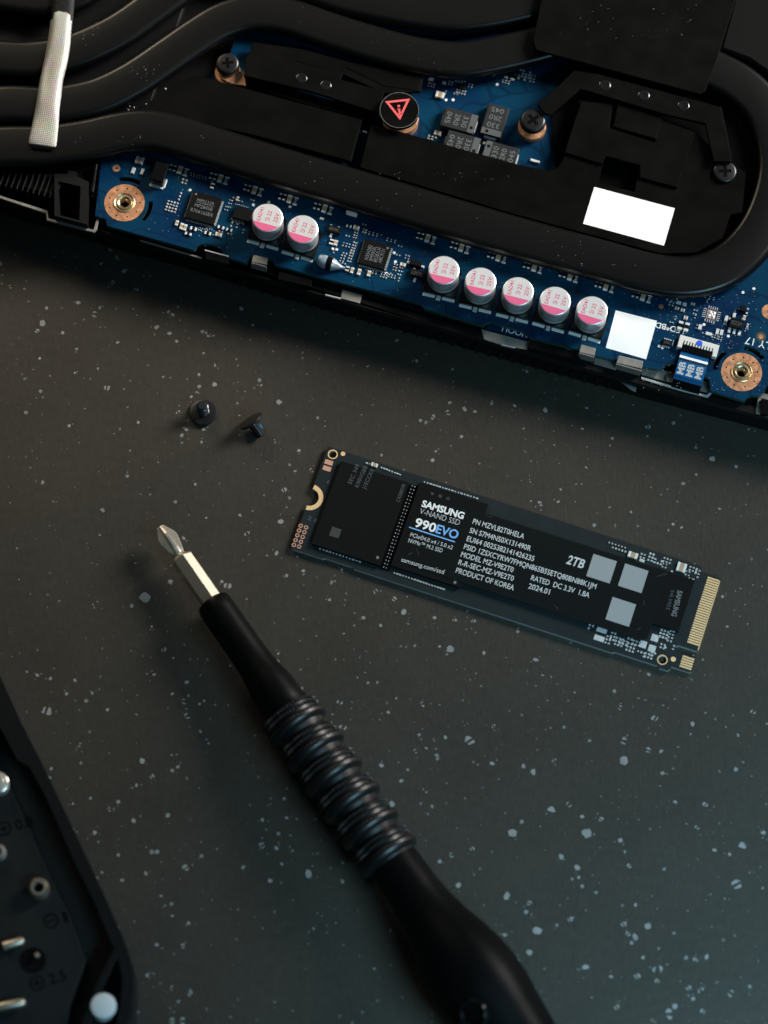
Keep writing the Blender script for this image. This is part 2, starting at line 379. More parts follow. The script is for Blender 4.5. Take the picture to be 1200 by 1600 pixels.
# ================================================================ TABLE
tb = bpy.data.objects.new('table_top', bpy.data.meshes.new('table_top')); col.objects.link(tb)
tb.data.from_pydata([(-.9, -.8, 0), (.9, -.8, 0), (.9, .9, 0), (-.9, .9, 0), (-.9, -.8, -.02), (.9, -.8, -.02), (.9, .9, -.02), (-.9, .9, -.02)], [],
                    [(0, 1, 2, 3), (7, 6, 5, 4), (0, 4, 5, 1), (1, 5, 6, 2), (2, 6, 7, 3), (3, 7, 4, 0)])
tb.data.materials.append(M_table); tb['kind'] = 'structure'; OFF['table_top'] = Vector()
SPK = """16 448 4,66 505 6,58 517 4,148 491 6,156 481 2.5,73 481 3,122 473 4,176 442 4,194 424 4.5,183 403 4,158 412 3,213 452 4,245 511 5,265 521 3.5,276 533 3.5,270 492 4,263 487 3,184 535 3.5,62 560 3,98 520 3,377 482 3.5,322 520 2.5,325 525 2.5,318 552 2.5,336 571 2.5,311 585 3,153 576 2.5,117 583 2,38 592 2,
167 606 5,108 665 3,216 660 3,335 601 4,408 602 2.5,299 620 3,307 613 2,278 644 4,291 671 3.5,284 680 3.5,318 671 3,315 691 2.5,436 628 4.5,371 630 2,374 649 2,430 691 1.5,293 657 2,
467 704 3,487 735 4,444 766 4.5,461 736 2.5,676 719 3.5,596 711 2.5,681 705 2.5,721 682 3,587 924 4.5,616 936 4,631 956 5,568 965 3.5,515 937 2.5,474 892 3,448 899 3,534 890 2.5,679 965 3,595 977 3,712 969 2.5,
844 787 4.5,872 784 3,704 1014 6,687 1010 2.5,740 970 4,809 987 2.5,756 1020 3,837 1031 4,1052 819 3,1065 824 2.5,1129 932 3,1136 979 2.5,1014 1054 3.5,898 1082 2,986 800 2,
227 934 9,356 915 6,347 909 3,386 834 5,439 815 5,287 841 3.5,432 864 4,266 909 4,256 1015 4.5,292 1066 3.5,241 1054 3,269 1084 3,287 1096 5,292 1119 5.5,313 1143 3,319 1095 2.5,312 1100 2.5,237 979 2.5,271 1028 2,375 805 3,322 809 2,
531 1097 5,536 1136 6.5,660 1100 4.5,607 1113 3.5,596 1196 4,649 1174 4,666 1169 2.5,696 1152 3.5,627 1220 3.5,612 1256 5,637 1203 2.5,655 1148 2.5,687 1346 3.5,666 1238 2,575 1067 2.5,619 1091 2,482 1366 7,409 1321 5,432 1325 3.5,448 1278 3,410 1281 3,422 1376 3.5,440 1350 3,535 1378 3,444 1248 2.5,380 1355 3.5,
73 1111 8,125 1164 4,168 1109 3,79 1060 3,58 1055 3.5,104 1084 3,144 1083 2.5,117 1063 3,80 1201 3,78 1215 3,238 1213 4,222 1189 4.5,213 1227 3,185 1253 3.5,171 1265 4,209 1282 4.5,148 1301 3.5,114 1295 3,245 1331 3.5,290 1356 5,228 1365 3.5,185 1336 2.5,191 1375 3,269 1204 3,278 1198 3,114 1256 2.5,286 1478 4,245 1476 3,230 1524 3,268 1544 4,269 1595 5,286 1596 6,297 1552 4,279 1565 3,184 1449 3,159 1363 2.5,269 1431 2.5,252 1400 2.5,
733 1157 8,771 1135 4,975 1189 7.5,917 1302 8,862 1265 6,801 1302 7,818 1197 4,833 1206 5,866 1188 4,1013 1172 5,1033 1174 3.5,975 1158 6,1023 1122 5.5,969 1106 4,1177 1112 4.5,1082 1131 4,1150 1202 3.5,769 1193 4,877 1339 4.5,902 1356 5,904 1371 3,910 1385 3,738 1326 4,705 1336 4,716 1383 5,792 1400 7,827 1411 4,822 1425 3.5,891 1437 4,839 1454 7.5,788 1461 3,915 1511 5,827 1488 5,969 1313 4,983 1353 4,889 1257 5,909 1276 3.5,939 1280 4,1035 1208 3.5,1055 1253 3.5,1102 1257 4.5,1089 1293 4,1160 1321 6,1116 1328 3.5,1140 1335 3,1193 1301 4,1151 1381 8,993 1414 3,1012 1447 5,993 1464 5.5,981 1459 4,975 1444 4.5,987 1473 3,1027 1515 9,1027 1533 4,996 1525 5,1005 1496 3,1087 1500 4.5,1104 1495 4,1142 1552 6,1095 1547 5.5,1076 1544 4.5,1046 1585 8,1055 1572 4.5,964 1574 4.5,1098 1580 4,1021 1595 4,955 1526 3,1083 1561 3.5,
1013 667 5,957 685 2.5,910 670 3,953 696 2,1113 717 4.5,677 652 4.5,700 645 5,726 639 4.5,742 643 3.5,703 629 3.5,804 634 3.5,852 641 4.5,657 657 3,651 564 3"""
sp = MB()
def blob(x, y, r, split=False):
    n = 11 if r > .3 else 7; el = random.uniform(.62, 1.0); th = random.uniform(0, math.pi)
    rr = [random.uniform(.72, 1.12) for _ in range(n)]
    pts = []
    for i in range(n):
        t = 2 * math.pi * i / n; a, b = rr[i] * r * math.cos(t), rr[i] * r * el * math.sin(t)
        a, b = rot2(a, b, th); pts.append((x + a, y + b))
    if split:   # a hairline crack splits the chip
        c, s_ = math.cos(th + 1.3), math.sin(th + 1.3); g = r * .06
        for sg in (-1, 1):
            h = [p for p in pts if sg * ((p[0] - x) * -s_ + (p[1] - y) * c) > g]
            if len(h) > 2:
                hx_, hy_ = sum(q[0] for q in h) / len(h), sum(q[1] for q in h) / len(h)
                h = sorted(h, key=lambda p: math.atan2(p[1] - hy_, p[0] - hx_))
                sp.add([(px, py, .012) for px, py in h], [list(range(len(h)))])
    else: sp.add([(px, py, .012) for px, py in pts], [list(range(n))])
hand = []
for it in SPK.replace('\n', '').split(','):
    a, b, r = map(float, it.split()); p = W(a, b, 0); hand.append((p.x, p.y)); blob(p.x, p.y, r / 8.5 * 1.08, r >= 4 and random.random() < .6)
    for _ in range(random.choice((0, 0, 1, 2))):
        t = random.uniform(0, 6.28); d = r / 8.3 * random.uniform(1.5, 3); blob(p.x + d * math.cos(t), p.y + d * math.sin(t), random.uniform(.07, .16))
for _ in range(3800):
    x, y = random.uniform(-170, 170), random.uniform(-170, 170)
    q = random.random(); r = .07 + .12 * q ** 3
    inside = abs(x) < 76 and abs(y) < 108
    if not inside and random.random() < .18: r = random.uniform(.25, .8)
    blob(x, y, r)
o = flat(sp, 'pale_chip', M_speck, tb); o['kind'] = 'stuff'

# ================================================================ SSD
SA = -15.65
SF = Frame((24.03, -8.88, 0), SA)
ssd = thing('storage_card', (24.03, -8.88, 0), SA, 'slim black solid state drive card with white printing lying flat on the speckled table', 'storage card')
ZS = .95
S = lambda x, y, z=ZS: SF.l(x, y, z)
HL, HW = 40.0, 11.0
def fill_holes(outer, holes, z0, z1, name, mats, parent):
    bm = bmesh.new(); loops = []
    for pts in [outer] + holes:
        vs = [bm.verts.new((x * MM, y * MM, z1 * MM)) for x, y in pts]
        loops.append(vs)
        for i in range(len(vs)): bm.edges.new((vs[i], vs[(i + 1) % len(vs)]))
    bmesh.ops.triangle_fill(bm, use_beauty=True, edges=bm.edges[:])
    for f in bm.faces:
        if f.normal.z < 0: f.normal_flip()
        f.material_index = 0
    top = bm.faces[:]
    ret = bmesh.ops.extrude_face_region(bm, geom=top)
    nv = [g for g in ret['geom'] if isinstance(g, bmesh.types.BMVert)]
    for v in nv: v.co.z = z1 * MM
    old = set(v for f in top if f.is_valid for v in f.verts)
    for v in old: v.co.z = z0 * MM
    for f in bm.faces:
        f.normal_update()
        f.material_index = 1 if abs(f.normal.z) < .5 else 0
    bmesh.ops.recalc_face_normals(bm, faces=bm.faces)
    me = bpy.data.meshes.new(name); bm.to_mesh(me); bm.free()
    for m in mats: me.materials.append(m)
    o = bpy.data.objects.new(name, me); col.objects.link(o); o.parent = parent; OFF[o.name] = Vector()
    return o
def circ(c, r, n=20, a0=0): return [(c[0] + r * math.cos(a0 + 2 * math.pi * i / n), c[1] + r * math.sin(a0 + 2 * math.pi * i / n)) for i in range(n)]
# outline: shoulders, connector tongue with key slot, half round fixing notch
def arcp(c, r, a, b, n=8): return [(c[0] + r * math.cos(rad(a + (b - a) * i / n)), c[1] + r * math.sin(rad(a + (b - a) * i / n))) for i in range(n + 1)]
ky = -6.15
out = [(-HL, -HW + .3), (-HL + .3, -HW), (-33.6, -HW), (-33.2, -HW + .25), (-27.6, -HW + .25), (-27.2, -HW), (24.6, -HW), (25.0, -HW + .3), (33.6, -HW + .3), (34.0, -HW - .0)]
out += [(35.6, -HW), (36.0, -HW + .45), (36.1, -HW + 1.0), (39.7, -HW + 1.0), (40, -HW + 1.3), (40, ky - .6)]
out += [(40, ky - .6)][1:] + arcp((36.3, ky), .6, 270, 90) + [(40, ky + .6), (40, HW - 1.4), (39.7, HW - 1.1), (36.1, HW - 1.1), (36.0, HW - .4), (35.6, HW), (-HL + .3, HW), (-HL, HW - .3)]
out += [(-HL, 1.75)] + arcp((-HL, 0), 1.75, 80, -80, 10) + [(-HL, -1.75)]
h1 = S(520, 710); h2 = S(1035, 1031)
board = fill_holes(out, [circ(h1, .75), circ(h2, .8)], .08, ZS, 'circuit_board', [M_ssd, M_ssdedge], ssd)

def ring_part(c, r0, r1, z, name, m, parent, h=.03, n=28, a=0, b=360):
    mb = MB(); full = (b - a) >= 360; k = n if full else n + 1; P = []
    for i in range(k):
        t = rad(a + (b - a) * i / n)
        for r, zz in ((r0, z), (r1, z), (r1, z + h), (r0, z + h)): P.append((c[0] + r * math.cos(t), c[1] + r * math.sin(t), zz))
    F = []
    for i in range(n if full else k - 1):
        j = (i + 1) % k
        for q in range(4): F.append([i * 4 + q, j * 4 + q, j * 4 + (q + 1) % 4, i * 4 + (q + 1) % 4])
    if not full: F += [[0, 1, 2, 3], [(k - 1) * 4 + q for q in (3, 2, 1, 0)]]
    mb.add(P, F); return build(mb, name, m, parent)
ring_part((-HL, 0), 1.78, 2.65, ZS, 'notch_ring', M_gold, ssd, a=-88, b=88)
ring_part(h1, .76, .98, ZS, 'hole_ring', M_gold, ssd); ring_part(h2, .8, 1.0, ZS, 'hole_ring', M_gold, ssd)
for p, r in (((536, 709), .45), ((1052, 1030), .5)):
    q = S(*p); flat(MB().lathe(q[0], q[1], [(r, ZS), (r, ZS + .03), (0, ZS + .03)], 16, smooth=False), 'gold_pad', M_gold, ssd)
for p in ((513.8, 722.5), (510.8, 732)):
    q = S(*p); build(MB().box(q[0], q[1], ZS, ZS + .04, 1.6, .95), 'copper_pad', M_copperpad, ssd)
tr = None
q0 = S(470, 821.5)
for i in range(5):
    for j in range(2):
        p = (q0[0] + 1.07 * j, q0[1] - 1.02 * i)
        if tr is None: tr = ring_part(p, .24, .42, ZS, 'test_pad', M_copperpad, ssd, n=12)
        else: dup(tr, (p[0], p[1], ZS))
# gold fingers
fg = None; ys = [HW - 1.75 - .5 * i for i in range(28)] ; ys = [y for y in ys if y > ky + 1.0] + [ky - 1.15 - .5 * i for i in range(5)]
for y in ys:
    if y < -HW + 1.2: continue
    if fg is None: fg = build(MB().box(38.65, y, ZS, ZS + .03, 2.3, .34), 'gold_finger', M_gold, ssd)
    else: dup(fg, (38.65, y, ZS))
build(MB().box(39.93, 2.0, .1, ZS + .012, .16, 14.6, mi=0), 'contact_bevel', M_gold, ssd)
# chips
def chip_px(F, name, parent, tl, br, z0, z1, m, wh=None, b=.05, label=None, a=0):
    A, B = F.l(*tl, z1), F.l(*br, z1); cx, cy = (A[0] + B[0]) / 2, (A[1] + B[1]) / 2
    sx, sy = wh or (abs(A[0] - B[0]), abs(A[1] - B[1]))
    return build(MB().box(cx, cy, z0, z1, sx, sy, a, b), name, m, parent, label), (cx, cy, sx, sy)
ZC = 1.75
memA, gA = chip_px(SF, 'memory_chip', ssd, (533, 720), (594, 884), ZS, ZC, M_chip, label='bare black memory chip beside the fixing notch')
memB, gB = chip_px(SF, 'memory_chip', ssd, (658, 751), (716, 921), ZS, ZC, M_chip, wh=(gA[2], gA[3]), label='memory chip half covered by the printed label')
ctl, gC = chip_px(SF, 'controller_chip', ssd, (1020, 880), (1052, 990), ZS, ZC, M_chip, wh=(9.5, 10.9))
# solder ball row between the chips
mb = MB(); a = S(649, 754); b = S(602, 885)
xm = (gA[0] + gA[2] / 2 + gB[0] - gB[2] / 2) / 2
strip = build(MB().box(xm, gA[1] - .1, ZS, ZS + .25, max(.9, gB[0] - gB[2] / 2 - gA[0] - gA[2] / 2 - .15), gA[3] + .2), 'chip_underfill', M_dark, ssd)
n = 25
for i in range(n):
    for dx in (-.28, .28):
        mb.lathe(xm + dx, gA[1] + gA[3] / 2 - .3 - i * (gA[3] - .4) / (n - 1), [(.09, ZS + .24), (.11, ZS + .33), (0, ZS + .42)], 6)
stuff(build(mb, 'solder_ball', M_bright, strip))
# label film with rounded corners
q1, q2, q3, q4 = S(667, 773, 1.83), S(1045, 894, 1.83), S(1011, 1000, 1.83), S(630, 884, 1.83)
x0, x1, y1, y0 = (q1[0] + q4[0]) / 2, (q2[0] + q3[0]) / 2, (q1[1] + q2[1]) / 2, (q3[1] + q4[1]) / 2
rr = 1.3
lp = arcp((x1 - rr, y1 - rr), rr, 0, 90, 5) + arcp((x0 + rr, y1 - rr), rr, 90, 180, 5) + arcp((x0 + rr, y0 + rr), rr, 180, 270, 5) + arcp((x1 - rr, y0 + rr), rr, 270, 360, 5)
lab = build(MB().prism(lp, ZC + .01, ZC + .07, .02), 'label_film', M_sticker, ssd)
ZL = ZC + .085
def st(body, p0, p1, h, m=M_white, bold=.012, shear=0, par=lab, z=None):
    z = z or ZL
    return flat(text_mb(body, S(*p0, z), S(*p1, z), h, z, bold, shear), 'lettering', m, par)
M_wink = mat('label_white_ink', (.52, .55, .56), .5, spec=.3)
for body, a, b in (("PN MZVL82T0HELA", (738, 818), (818, 842)), ("SN S7M4NS0X131490R", (733, 832), (828.5, 861)), ("EUI64 0025382141426235", (728.5, 845), (833.5, 877)),
                   ("PSID 1ZSXCYRW7FMQN865B5SETQ80BN88K1JM", (724, 857.5), (930.5, 920.5)), ("MODEL MZ-V9E2T0", (719.5, 869.5), (801, 894.5)), ("R-R-SEC-MZ-V9E2T0", (715.5, 882), (801.5, 908)),
                   ("PRODUCT OF KOREA", (711.5, 894.5), (802, 922.5)), ("RATED  DC 3.3V  1.8A", (829, 906), (920, 934)), ("2024.01", (825, 919), (858, 929))):
    st(body, a, b, 1.04, M_wink, .008)
st("2TB", (884, 880), (911, 888.5), 1.75, M_wink, .02, .18)
st("SAMSUNG", (658, 791), (723.5, 811), 1.3, M_white, .032)
st("V-NAND SSD", (655, 802), (717, 821), 1.12, M_wink, -.012)
st("990", (647, 822), (679, 832), 1.75, M_white, .022)
st("EVO", (680, 832), (714, 842.5), 1.72, M_blueink, .018)
a, b = S(639, 824, ZL), S(711, 846.5, ZL)
flat(MB().box((a[0] + b[0]) / 2, (a[1] + b[1]) / 2, ZL - .01, ZL, math.dist(a, b), .22), 'underline', M_blueink, lab)
st("PCIe®4.0 x4 / 5.0 x2", (640.5, 838), (706.5, 858.5), .8, M_wink, 0)
st("NVMe™ M.2 SSD", (637.5, 847), (690.5, 863.5), .8, M_wink, 0)
st("samsung.com/ssd", (626.5, 877), (693, 897), .86, M_wink, 0)
st("9  8  0", (672, 773), (702, 782), .6, M_dimink, 0)
M_codep = mat('code_panel_grey', (.27, .29, .295), .5, spec=.3)
# blank panels where the square codes sit
for p in ((940, 888.5), (989.5, 903.5), (970, 956)):
    q = S(*p, ZL); flat(MB().box(q[0], q[1], ZL - .01, ZL, 4.7, 4.7), 'blank_code_panel', M_codep, lab)
for body, p0, p1 in (("SEC 349", (543, 757), (560, 727)), ("K90VGB8", (554, 762), (572, 730)), ("J1ECCK0", (565, 765), (583, 734))):
    st(body, (p0[0] + 6, p0[1]), (p1[0] + 2, p1[1]), .78, M_dimink, 0, par=memA, z=ZC + .015)
st("CX00853R", (624, 785), (634, 757), .7, M_dimink, 0, par=memA, z=ZC + .015)
q = S(524, 832, ZC); flat(MB().box(q[0], q[1], ZC + .005, ZC + .015, 1.9, 1.9), 'blank_code_panel', mat('faint_ink', (.028, .032, .034), .6), memA)
for p, par in (((590, 871), memA), ((711, 910), memB)):
    q = S(*p, ZC); flat(MB().disc(q[0], q[1], .3, ZC + .015, 12), 'pin_mark', M_greyink, par)
st("SAMSUNG", (1059, 922), (1049, 962), .95, M_greyink, .02, par=ctl, z=ZC + .015)
st("S4LY022", (1049, 922), (1041, 952), .6, M_dimink, 0, par=ctl, z=ZC + .015)
st("6", (510, 755), (514, 756.5), .85, M_dimink, 0, par=board, z=ZS + .015)
st("2 6", (480, 812), (495, 817), .85, M_dimink, 0, par=board, z=ZS + .015)
mb = MB()
for a_, b_ in (((650, 857), (655, 867)), ((636, 867), (644, 864)), ((1026, 901), (1042, 896.5)), ((1007, 937), (1006, 945)), ((993, 985), (1001, 981)), ((760, 806), (768, 808)), ((866, 945), (872, 952))):
    p_, q_ = Vector(S(*a_, ZL)), Vector(S(*b_, ZL)); n_ = (q_ - p_).normalized(); n_ = Vector((-n_.y, n_.x)) * .035
    mb.add([(*(p_ - n_ * .4), ZL), (*(q_ - n_), ZL), (*(q_ + n_), ZL), (*(p_ + n_ * .4), ZL)], [[0, 1, 2, 3]])
flat(mb, 'scratch', mat('scratch', (.06, .065, .066), .6), lab)
# small components of the card: those large enough get a part each, dots are joined
def comp(F, parent, p, sx, sy, z, h, body, name='chip_capacitor', a=0, endm=None, end=.28, label=None):
    """two terminals and a body, in one part"""
    c = F.l(*p, z + h); mb = MB(); L = max(sx, sy); al = a + (0 if sx >= sy else math.pi / 2); S_ = min(sx, sy)
    for sg in (-1, 1):
        dx, dy = rot2(sg * (L / 2 - L * end / 2), 0, al); mb.box(c[0] + dx, c[1] + dy, z, z + h, L * end, S_, al, .05, 1)
    mb.box(c[0], c[1], z, z + h * .97, L * (1 - 2 * end) + .002, S_ * .97, al, .02, 0)
    return build(mb, name, [body, endm or M_solder], parent, label)
for p, sx, sy, m in (((585, 726), 1.3, .75, M_tan), ((989, 867), 1.9, 1.15, M_tan), ((1065, 886), 1.8, 1.8, M_tan)):
    comp(SF, ssd, p, sx, sy, ZS, .5, m)
for p, sx, sy in (((940, 985), 2.0, .9), ((936, 997.5), 2.0, 1.1), ((1023, 997), 1.45, 1.4), ((1004.5, 1007), 1.4, 1.4), ((1018.5, 1013.5), 1.4, 1.4), ((1003, 868+8), 1.0, .6)):
    c = S(*p); build(MB().box(c[0], c[1], ZS, ZS + .12, sx, sy, 0, .05), 'solder_pad', M_bright, ssd)
mb = MB()
def pad(x, y, sx=.45, sy=.35, z=ZS, h=.22):
    mb.box(x, y, z, z + h, sx, sy, 0, min(.08, sx * .3))
for (xa, ya), (xb, yb), n in (((573, 724), (582, 727), 3), ((596, 731), (625, 742), 8), ((663, 753.5), (745, 779), 18), ((500, 857.5), (562, 878), 13), ((616, 895.5), (693, 921), 18)):
    for i in range(n):
        t = i / (n - 1); c = S(xa + (xb - xa) * t, ya + (yb - ya) * t); pad(c[0], c[1], random.choice((.3, .3, .5)), .3)
def grid(p, nx, ny, dx=.55, dy=.55, s=.33, F=None, z=ZS, keep=1.0):
    c = (F or SF).l(*p, z)
    for i in range(nx):
        for j in range(ny):
            if random.random() <= keep: pad(c[0] + (i - (nx - 1) / 2) * dx, c[1] - (j - (ny - 1) / 2) * dy, s, s * random.choice((.8, 1)), z)
for p, nx, ny in (((964, 852), 6, 1), ((967, 859), 5, 1), ((1004, 869), 2, 2), ((1017, 871), 2, 3), ((1028, 878), 3, 2), ((1038, 884), 2, 2), ((1042, 876), 3, 2), ((1052, 894), 2, 1),
                  ((1083, 890), 3, 2), ((1074, 896), 2, 2), ((1088, 899), 2, 4), ((1077, 912), 2, 4), ((1074, 925), 2, 2), ((1070, 937), 2, 2), ((1065, 951), 2, 2), ((1061, 962), 2, 2),
                  ((1053, 983), 1, 2), ((1048, 994), 2, 4), ((1037, 991), 3, 3), ((1035, 1010), 2, 2), ((1052, 1012), 1, 2), ((1040, 1009), 1, 2),
                  ((923, 980), 2, 2), ((950, 1000), 2, 3), ((958, 992), 2, 4), ((967, 1003), 3, 3), ((974, 1004), 3, 2), ((985, 1012), 3, 3), ((994, 1005), 3, 2), ((1001, 1022), 3, 2), ((1013, 1025), 3, 2), ((1020, 1023), 2, 2), ((985, 996), 2, 2)):
    grid(p, nx, ny, s=random.choice((.3, .36, .42)) if p[1] < 970 or p[0] > 1030 else .38, dx=.64, dy=.68, keep=.9)
stuff(build(mb, 'solder_pad', M_bright, ssd))

# ================================================================ SCREWDRIVER
tip = W(250, 823, 4.3); far = W(790, 1600, 8.75)
ax = (far - tip).normalized(); lat = Vector((0, 0, 1)).cross(ax).normalized(); upv = ax.cross(lat)
drv = bpy.data.objects.new('screwdriver', None); col.objects.link(drv); drv.empty_display_size = .01
drv.matrix_world = Matrix.Translation(tip * MM) @ Matrix((ax, lat, upv)).transposed().to_4x4()
drv['label'] = 'black ring-gripped screwdriver with a short cross-head bit lying across the table'; drv['category'] = 'screwdriver'
OFF['screwdriver'] = Vector()
def xl(prof, n=48, mi=0, mb=None, fn=None):
    """lathe about local x: prof (x, r)"""
    mb = mb or MB(); P = []; rings = []
    for k, (x, r) in enumerate(prof):
        if r <= 1e-6: rings.append([len(P)]); P.append((x, 0, 0)); continue
        rings.append(list(range(len(P), len(P) + n)))
        for i in range(n):
            t = 2 * math.pi * i / n; q = r + (fn(k, i) if fn else 0); P.append((x, q * math.cos(t), q * math.sin(t)))
    F = []
    for A, B in zip(rings, rings[1:]):
        for i in range(n):
            j = (i + 1) % n
            if len(A) == 1: F.append([A[0], B[i], B[j]])
            elif len(B) == 1: F.append([A[i], A[j], B[0]])
            else: F.append([A[i], A[j], B[j], B[i]])
    return mb.add(P, F, mi, True)
# cross-head bit: cruciform tip blending into a hex shank
mb = MB(); P = []; N = 96; secs = []
for x, R, core, k in ((0.0, .5, .25, 1), (.2, .8, .35, 1), (2.3, 1.8, .45, 1), (3.2, 1.9, .5, 1), (5.6, 1.45, .85, 1), (6.4, 1.25, 1.05, .6), (6.8, 1.1, 1.1, 0), (7.1, 1.15, 1.15, 0)):
    secs.append((x, R, core, k))
for x, R, core, k in secs:
    for i in range(N):
        t = 2 * math.pi * i / N + rad(45 + 12); u = abs(math.cos(2 * (t))) ** 1
        d = abs(((t + math.pi / 4) % (math.pi / 2)) - math.pi / 4)      # angle from the nearest wing
        hw = .22 + .05 * x                                               # half thickness of a wing
        rw = min(R, hw / max(math.sin(d), 1e-3)) if d > 1e-3 else R
        r = max(core, rw) if k else core
        r = r * k + (1 - k) * core if k < 1 and k > 0 else r
        P.append((x, r * math.cos(t), r * math.sin(t)))
F = [[k * N + i, k * N + (i + 1) % N, k * N + N + (i + 1) % N, k * N + N + i] for k in range(len(secs) - 1) for i in range(N)]
F += [list(range(N))[::-1]]
mb.add(P, F, 0)
bit = build(mb, 'bit_tip', mat('bit_tip_steel', (.72, .67, .58), .3, metal=.75, bump=.03, bscale=3600), drv, keep=True)
hexp = [(7.0, 1.1), (7.35, 1.75), (7.8, 2.18), (19.5, 2.18)]
P = []; mb = MB()
for x, r in hexp:
    for i in range(6):
        t = rad(60 * i + 22); P.append((x, r * math.cos(t), r * math.sin(t)))
mb.add(P, [[k * 6 + i, k * 6 + (i + 1) % 6, k * 6 + 6 + (i + 1) % 6, k * 6 + 6 + i] for k in range(3) for i in range(6)] + [[0, 1, 2, 3, 4, 5], [23, 22, 21, 20, 19, 18]])
hx = build(mb, 'hex_shank', M_bit, drv, keep=True)
bv = hx.modifiers.new('bevel', 'BEVEL'); bv.width = .00012; bv.segments = 2; bv.limit_method = 'ANGLE'
xl([(18.2, 0), (18.2, 2.6), (18.45, 3.1), (19.2, 3.38), (21, 3.42), (30, 3.45), (34, 3.6), (37, 4.05), (39, 4.35), (41.5, 4.35), (43.5, 4.5), (44, 4.4), (44, 0)], 56, mb=(sl := MB()))
build(sl, 'sleeve', M_rubber, drv, keep=True)
TEETH = 96
def ringgroup():
    mb = MB()
    def rib(x, w_, r0, r1, teeth):
        pr = [(x - w_, r0 - .25), (x - w_ * .62, r1 - .12), (x - w_ * .2, r1), (x + w_ * .2, r1), (x + w_ * .62, r1 - .12), (x + w_, r0 - .25)]
        xl(pr, TEETH * 2 if teeth else 64, mb=mb, fn=(lambda k, i: (-.26 if (i % 4) < 2 and 1 <= k <= 4 else 0)) if teeth else None)
    xl([(-2.3, 4.7), (-2.1, 5.05), (1.9, 5.15), (2.9, 4.75), (3.6, 4.55)], 64, mb=mb)
    rib(-1.75, .36, 5.15, 5.6, True); rib(-.7, .36, 5.15, 5.68, True); 
    # thick crest: toothed towards the tip, smooth behind
    pr = [(.15, 4.95), (.45, 5.7), (.8, 5.98), (1.45, 6.0), (1.95, 5.75), (2.35, 5.1), (2.5, 4.85)]
    xl(pr, TEETH * 2, mb=mb, fn=lambda k, i: (-.22 if (i % 4) < 2 and k == 1 else 0))
    return mb
g0 = build(ringgroup(), 'grip_ring', M_grip, drv, keep=True)
for i in range(6):
    x = 46.6 + 6.02 * i
    if i == 0: g0.location = (x * MM, 0, 0); OFF[g0.name] = Vector()
    else:
        c = g0.copy(); col.objects.link(c); c.parent = drv; c.location = (x * MM, 0, 0); c.rotation_euler = (i * .03, 0, 0)
xl([(79.0, 0), (79.0, 4.7), (80, 4.85), (86, 5.0), (90, 5.4), (94, 6.2), (98, 7.3), (102, 8.15), (106, 8.6), (110, 8.55), (115, 7.9), (122, 7.3), (126, 7.4), (126, 0)], 64, mb=(hb := MB()))
hbo = build(hb, 'handle', M_rubber, drv, keep=True)
xl([(43.6, 0), (43.6, 4.62), (79.4, 4.62), (79.4, 0)], 48, mb=(cb := MB()))
build(cb, 'grip_core', M_rubber, drv, keep=True)
xl([(126, 0), (126, 7.0), (127, 7.4), (132, 7.3), (134, 6.4), (134.6, 0)], 48, mb=(cb := MB()))
build(cb, 'swivel_cap', M_rubber, drv, keep=True)
# dished glossy stud in the bulge
stn = MB()
c0 = Vector((111.9, -4.7, 6.6)); nrm = Vector((.05, -4.7, 6.8)).normalized(); e1 = Vector((1, 0, 0)); e2 = nrm.cross(e1)
def onface(prof, mb, n=32, mi=0):
    P = []; rings = []
    for r, h in prof:
        if r < 1e-6: rings.append([len(P)]); P.append(c0 + nrm * h)
        else:
            rings.append(list(range(len(P), len(P) + n)))
            for i in range(n):
                t = 2 * math.pi * i / n; P.append(c0 + e1 * r * math.cos(t) + e2 * r * math.sin(t) + nrm * h)
    F = []
    for A, B in zip(rings, rings[1:]):
        for i in range(n):
            j = (i + 1) % n
            if len(B) == 1: F.append([A[i], A[j], B[0]])
            elif len(A) == 1: F.append([A[0], B[i], B[j]])
            else: F.append([A[i], A[j], B[j], B[i]])
    mb.add(P, F, mi, True)
onface([(3.0, -.8), (2.9, .3), (2.6, .65), (2.2, .55), (1.9, 0), (1.7, -.3), (0, -.4)], stn)
build(stn, 'stud', M_gloss, drv, keep=True)

# ================================================================ LOOSE SCREWS
M_thread = mat('screw_thread', (.035, .037, .04), .28, metal=.5, spec=.7)
def machine_screw(name, root, head_r, head_h, sh_r, sh_l):
    """local +x runs from the head to the thread end"""
    hd = xl([(0, 0), (0, head_r * .62), (head_h * .35, head_r * .95), (head_h * .65, head_r), (head_h * .9, head_r * .97), (head_h, head_r * .86), (head_h, sh_r)], 40)
    build(hd, 'head', M_head, root, keep=True)
    pr = [(head_h - .05, sh_r * .8)]; x = head_h + .1
    while x < head_h + sh_l - .3:
        pr += [(x, sh_r * .8), (x + .14, sh_r), (x + .26, sh_r * .8)]; x += .4
    pr += [(head_h + sh_l, sh_r * .62), (head_h + sh_l, 0)]
    th = xl(pr, 24); build(th, 'thread', M_thread, root, keep=True)
    # threadlock patch: part of a sleeve round the thread
    P = []; mb = MB(); n = 9; xs = [head_h + sh_l * f for f in (.3, .42, .54, .66)]
    for k, x in enumerate(xs):
        for i in range(n):
            t = rad(-40 + 110 * i / (n - 1)); r = sh_r * ((1.03 if k in (1, 2) else .97) if 0 < i < n - 1 else .86); P.append((x, r * math.cos(t), r * math.sin(t)))
    mb.add(P, [[k * n + i, k * n + i + 1, k * n + n + i + 1, k * n + n + i] for k in range(len(xs) - 1) for i in range(n - 1)], 0, True)
    build(mb, 'threadlock_patch', M_lock, root, keep=True)
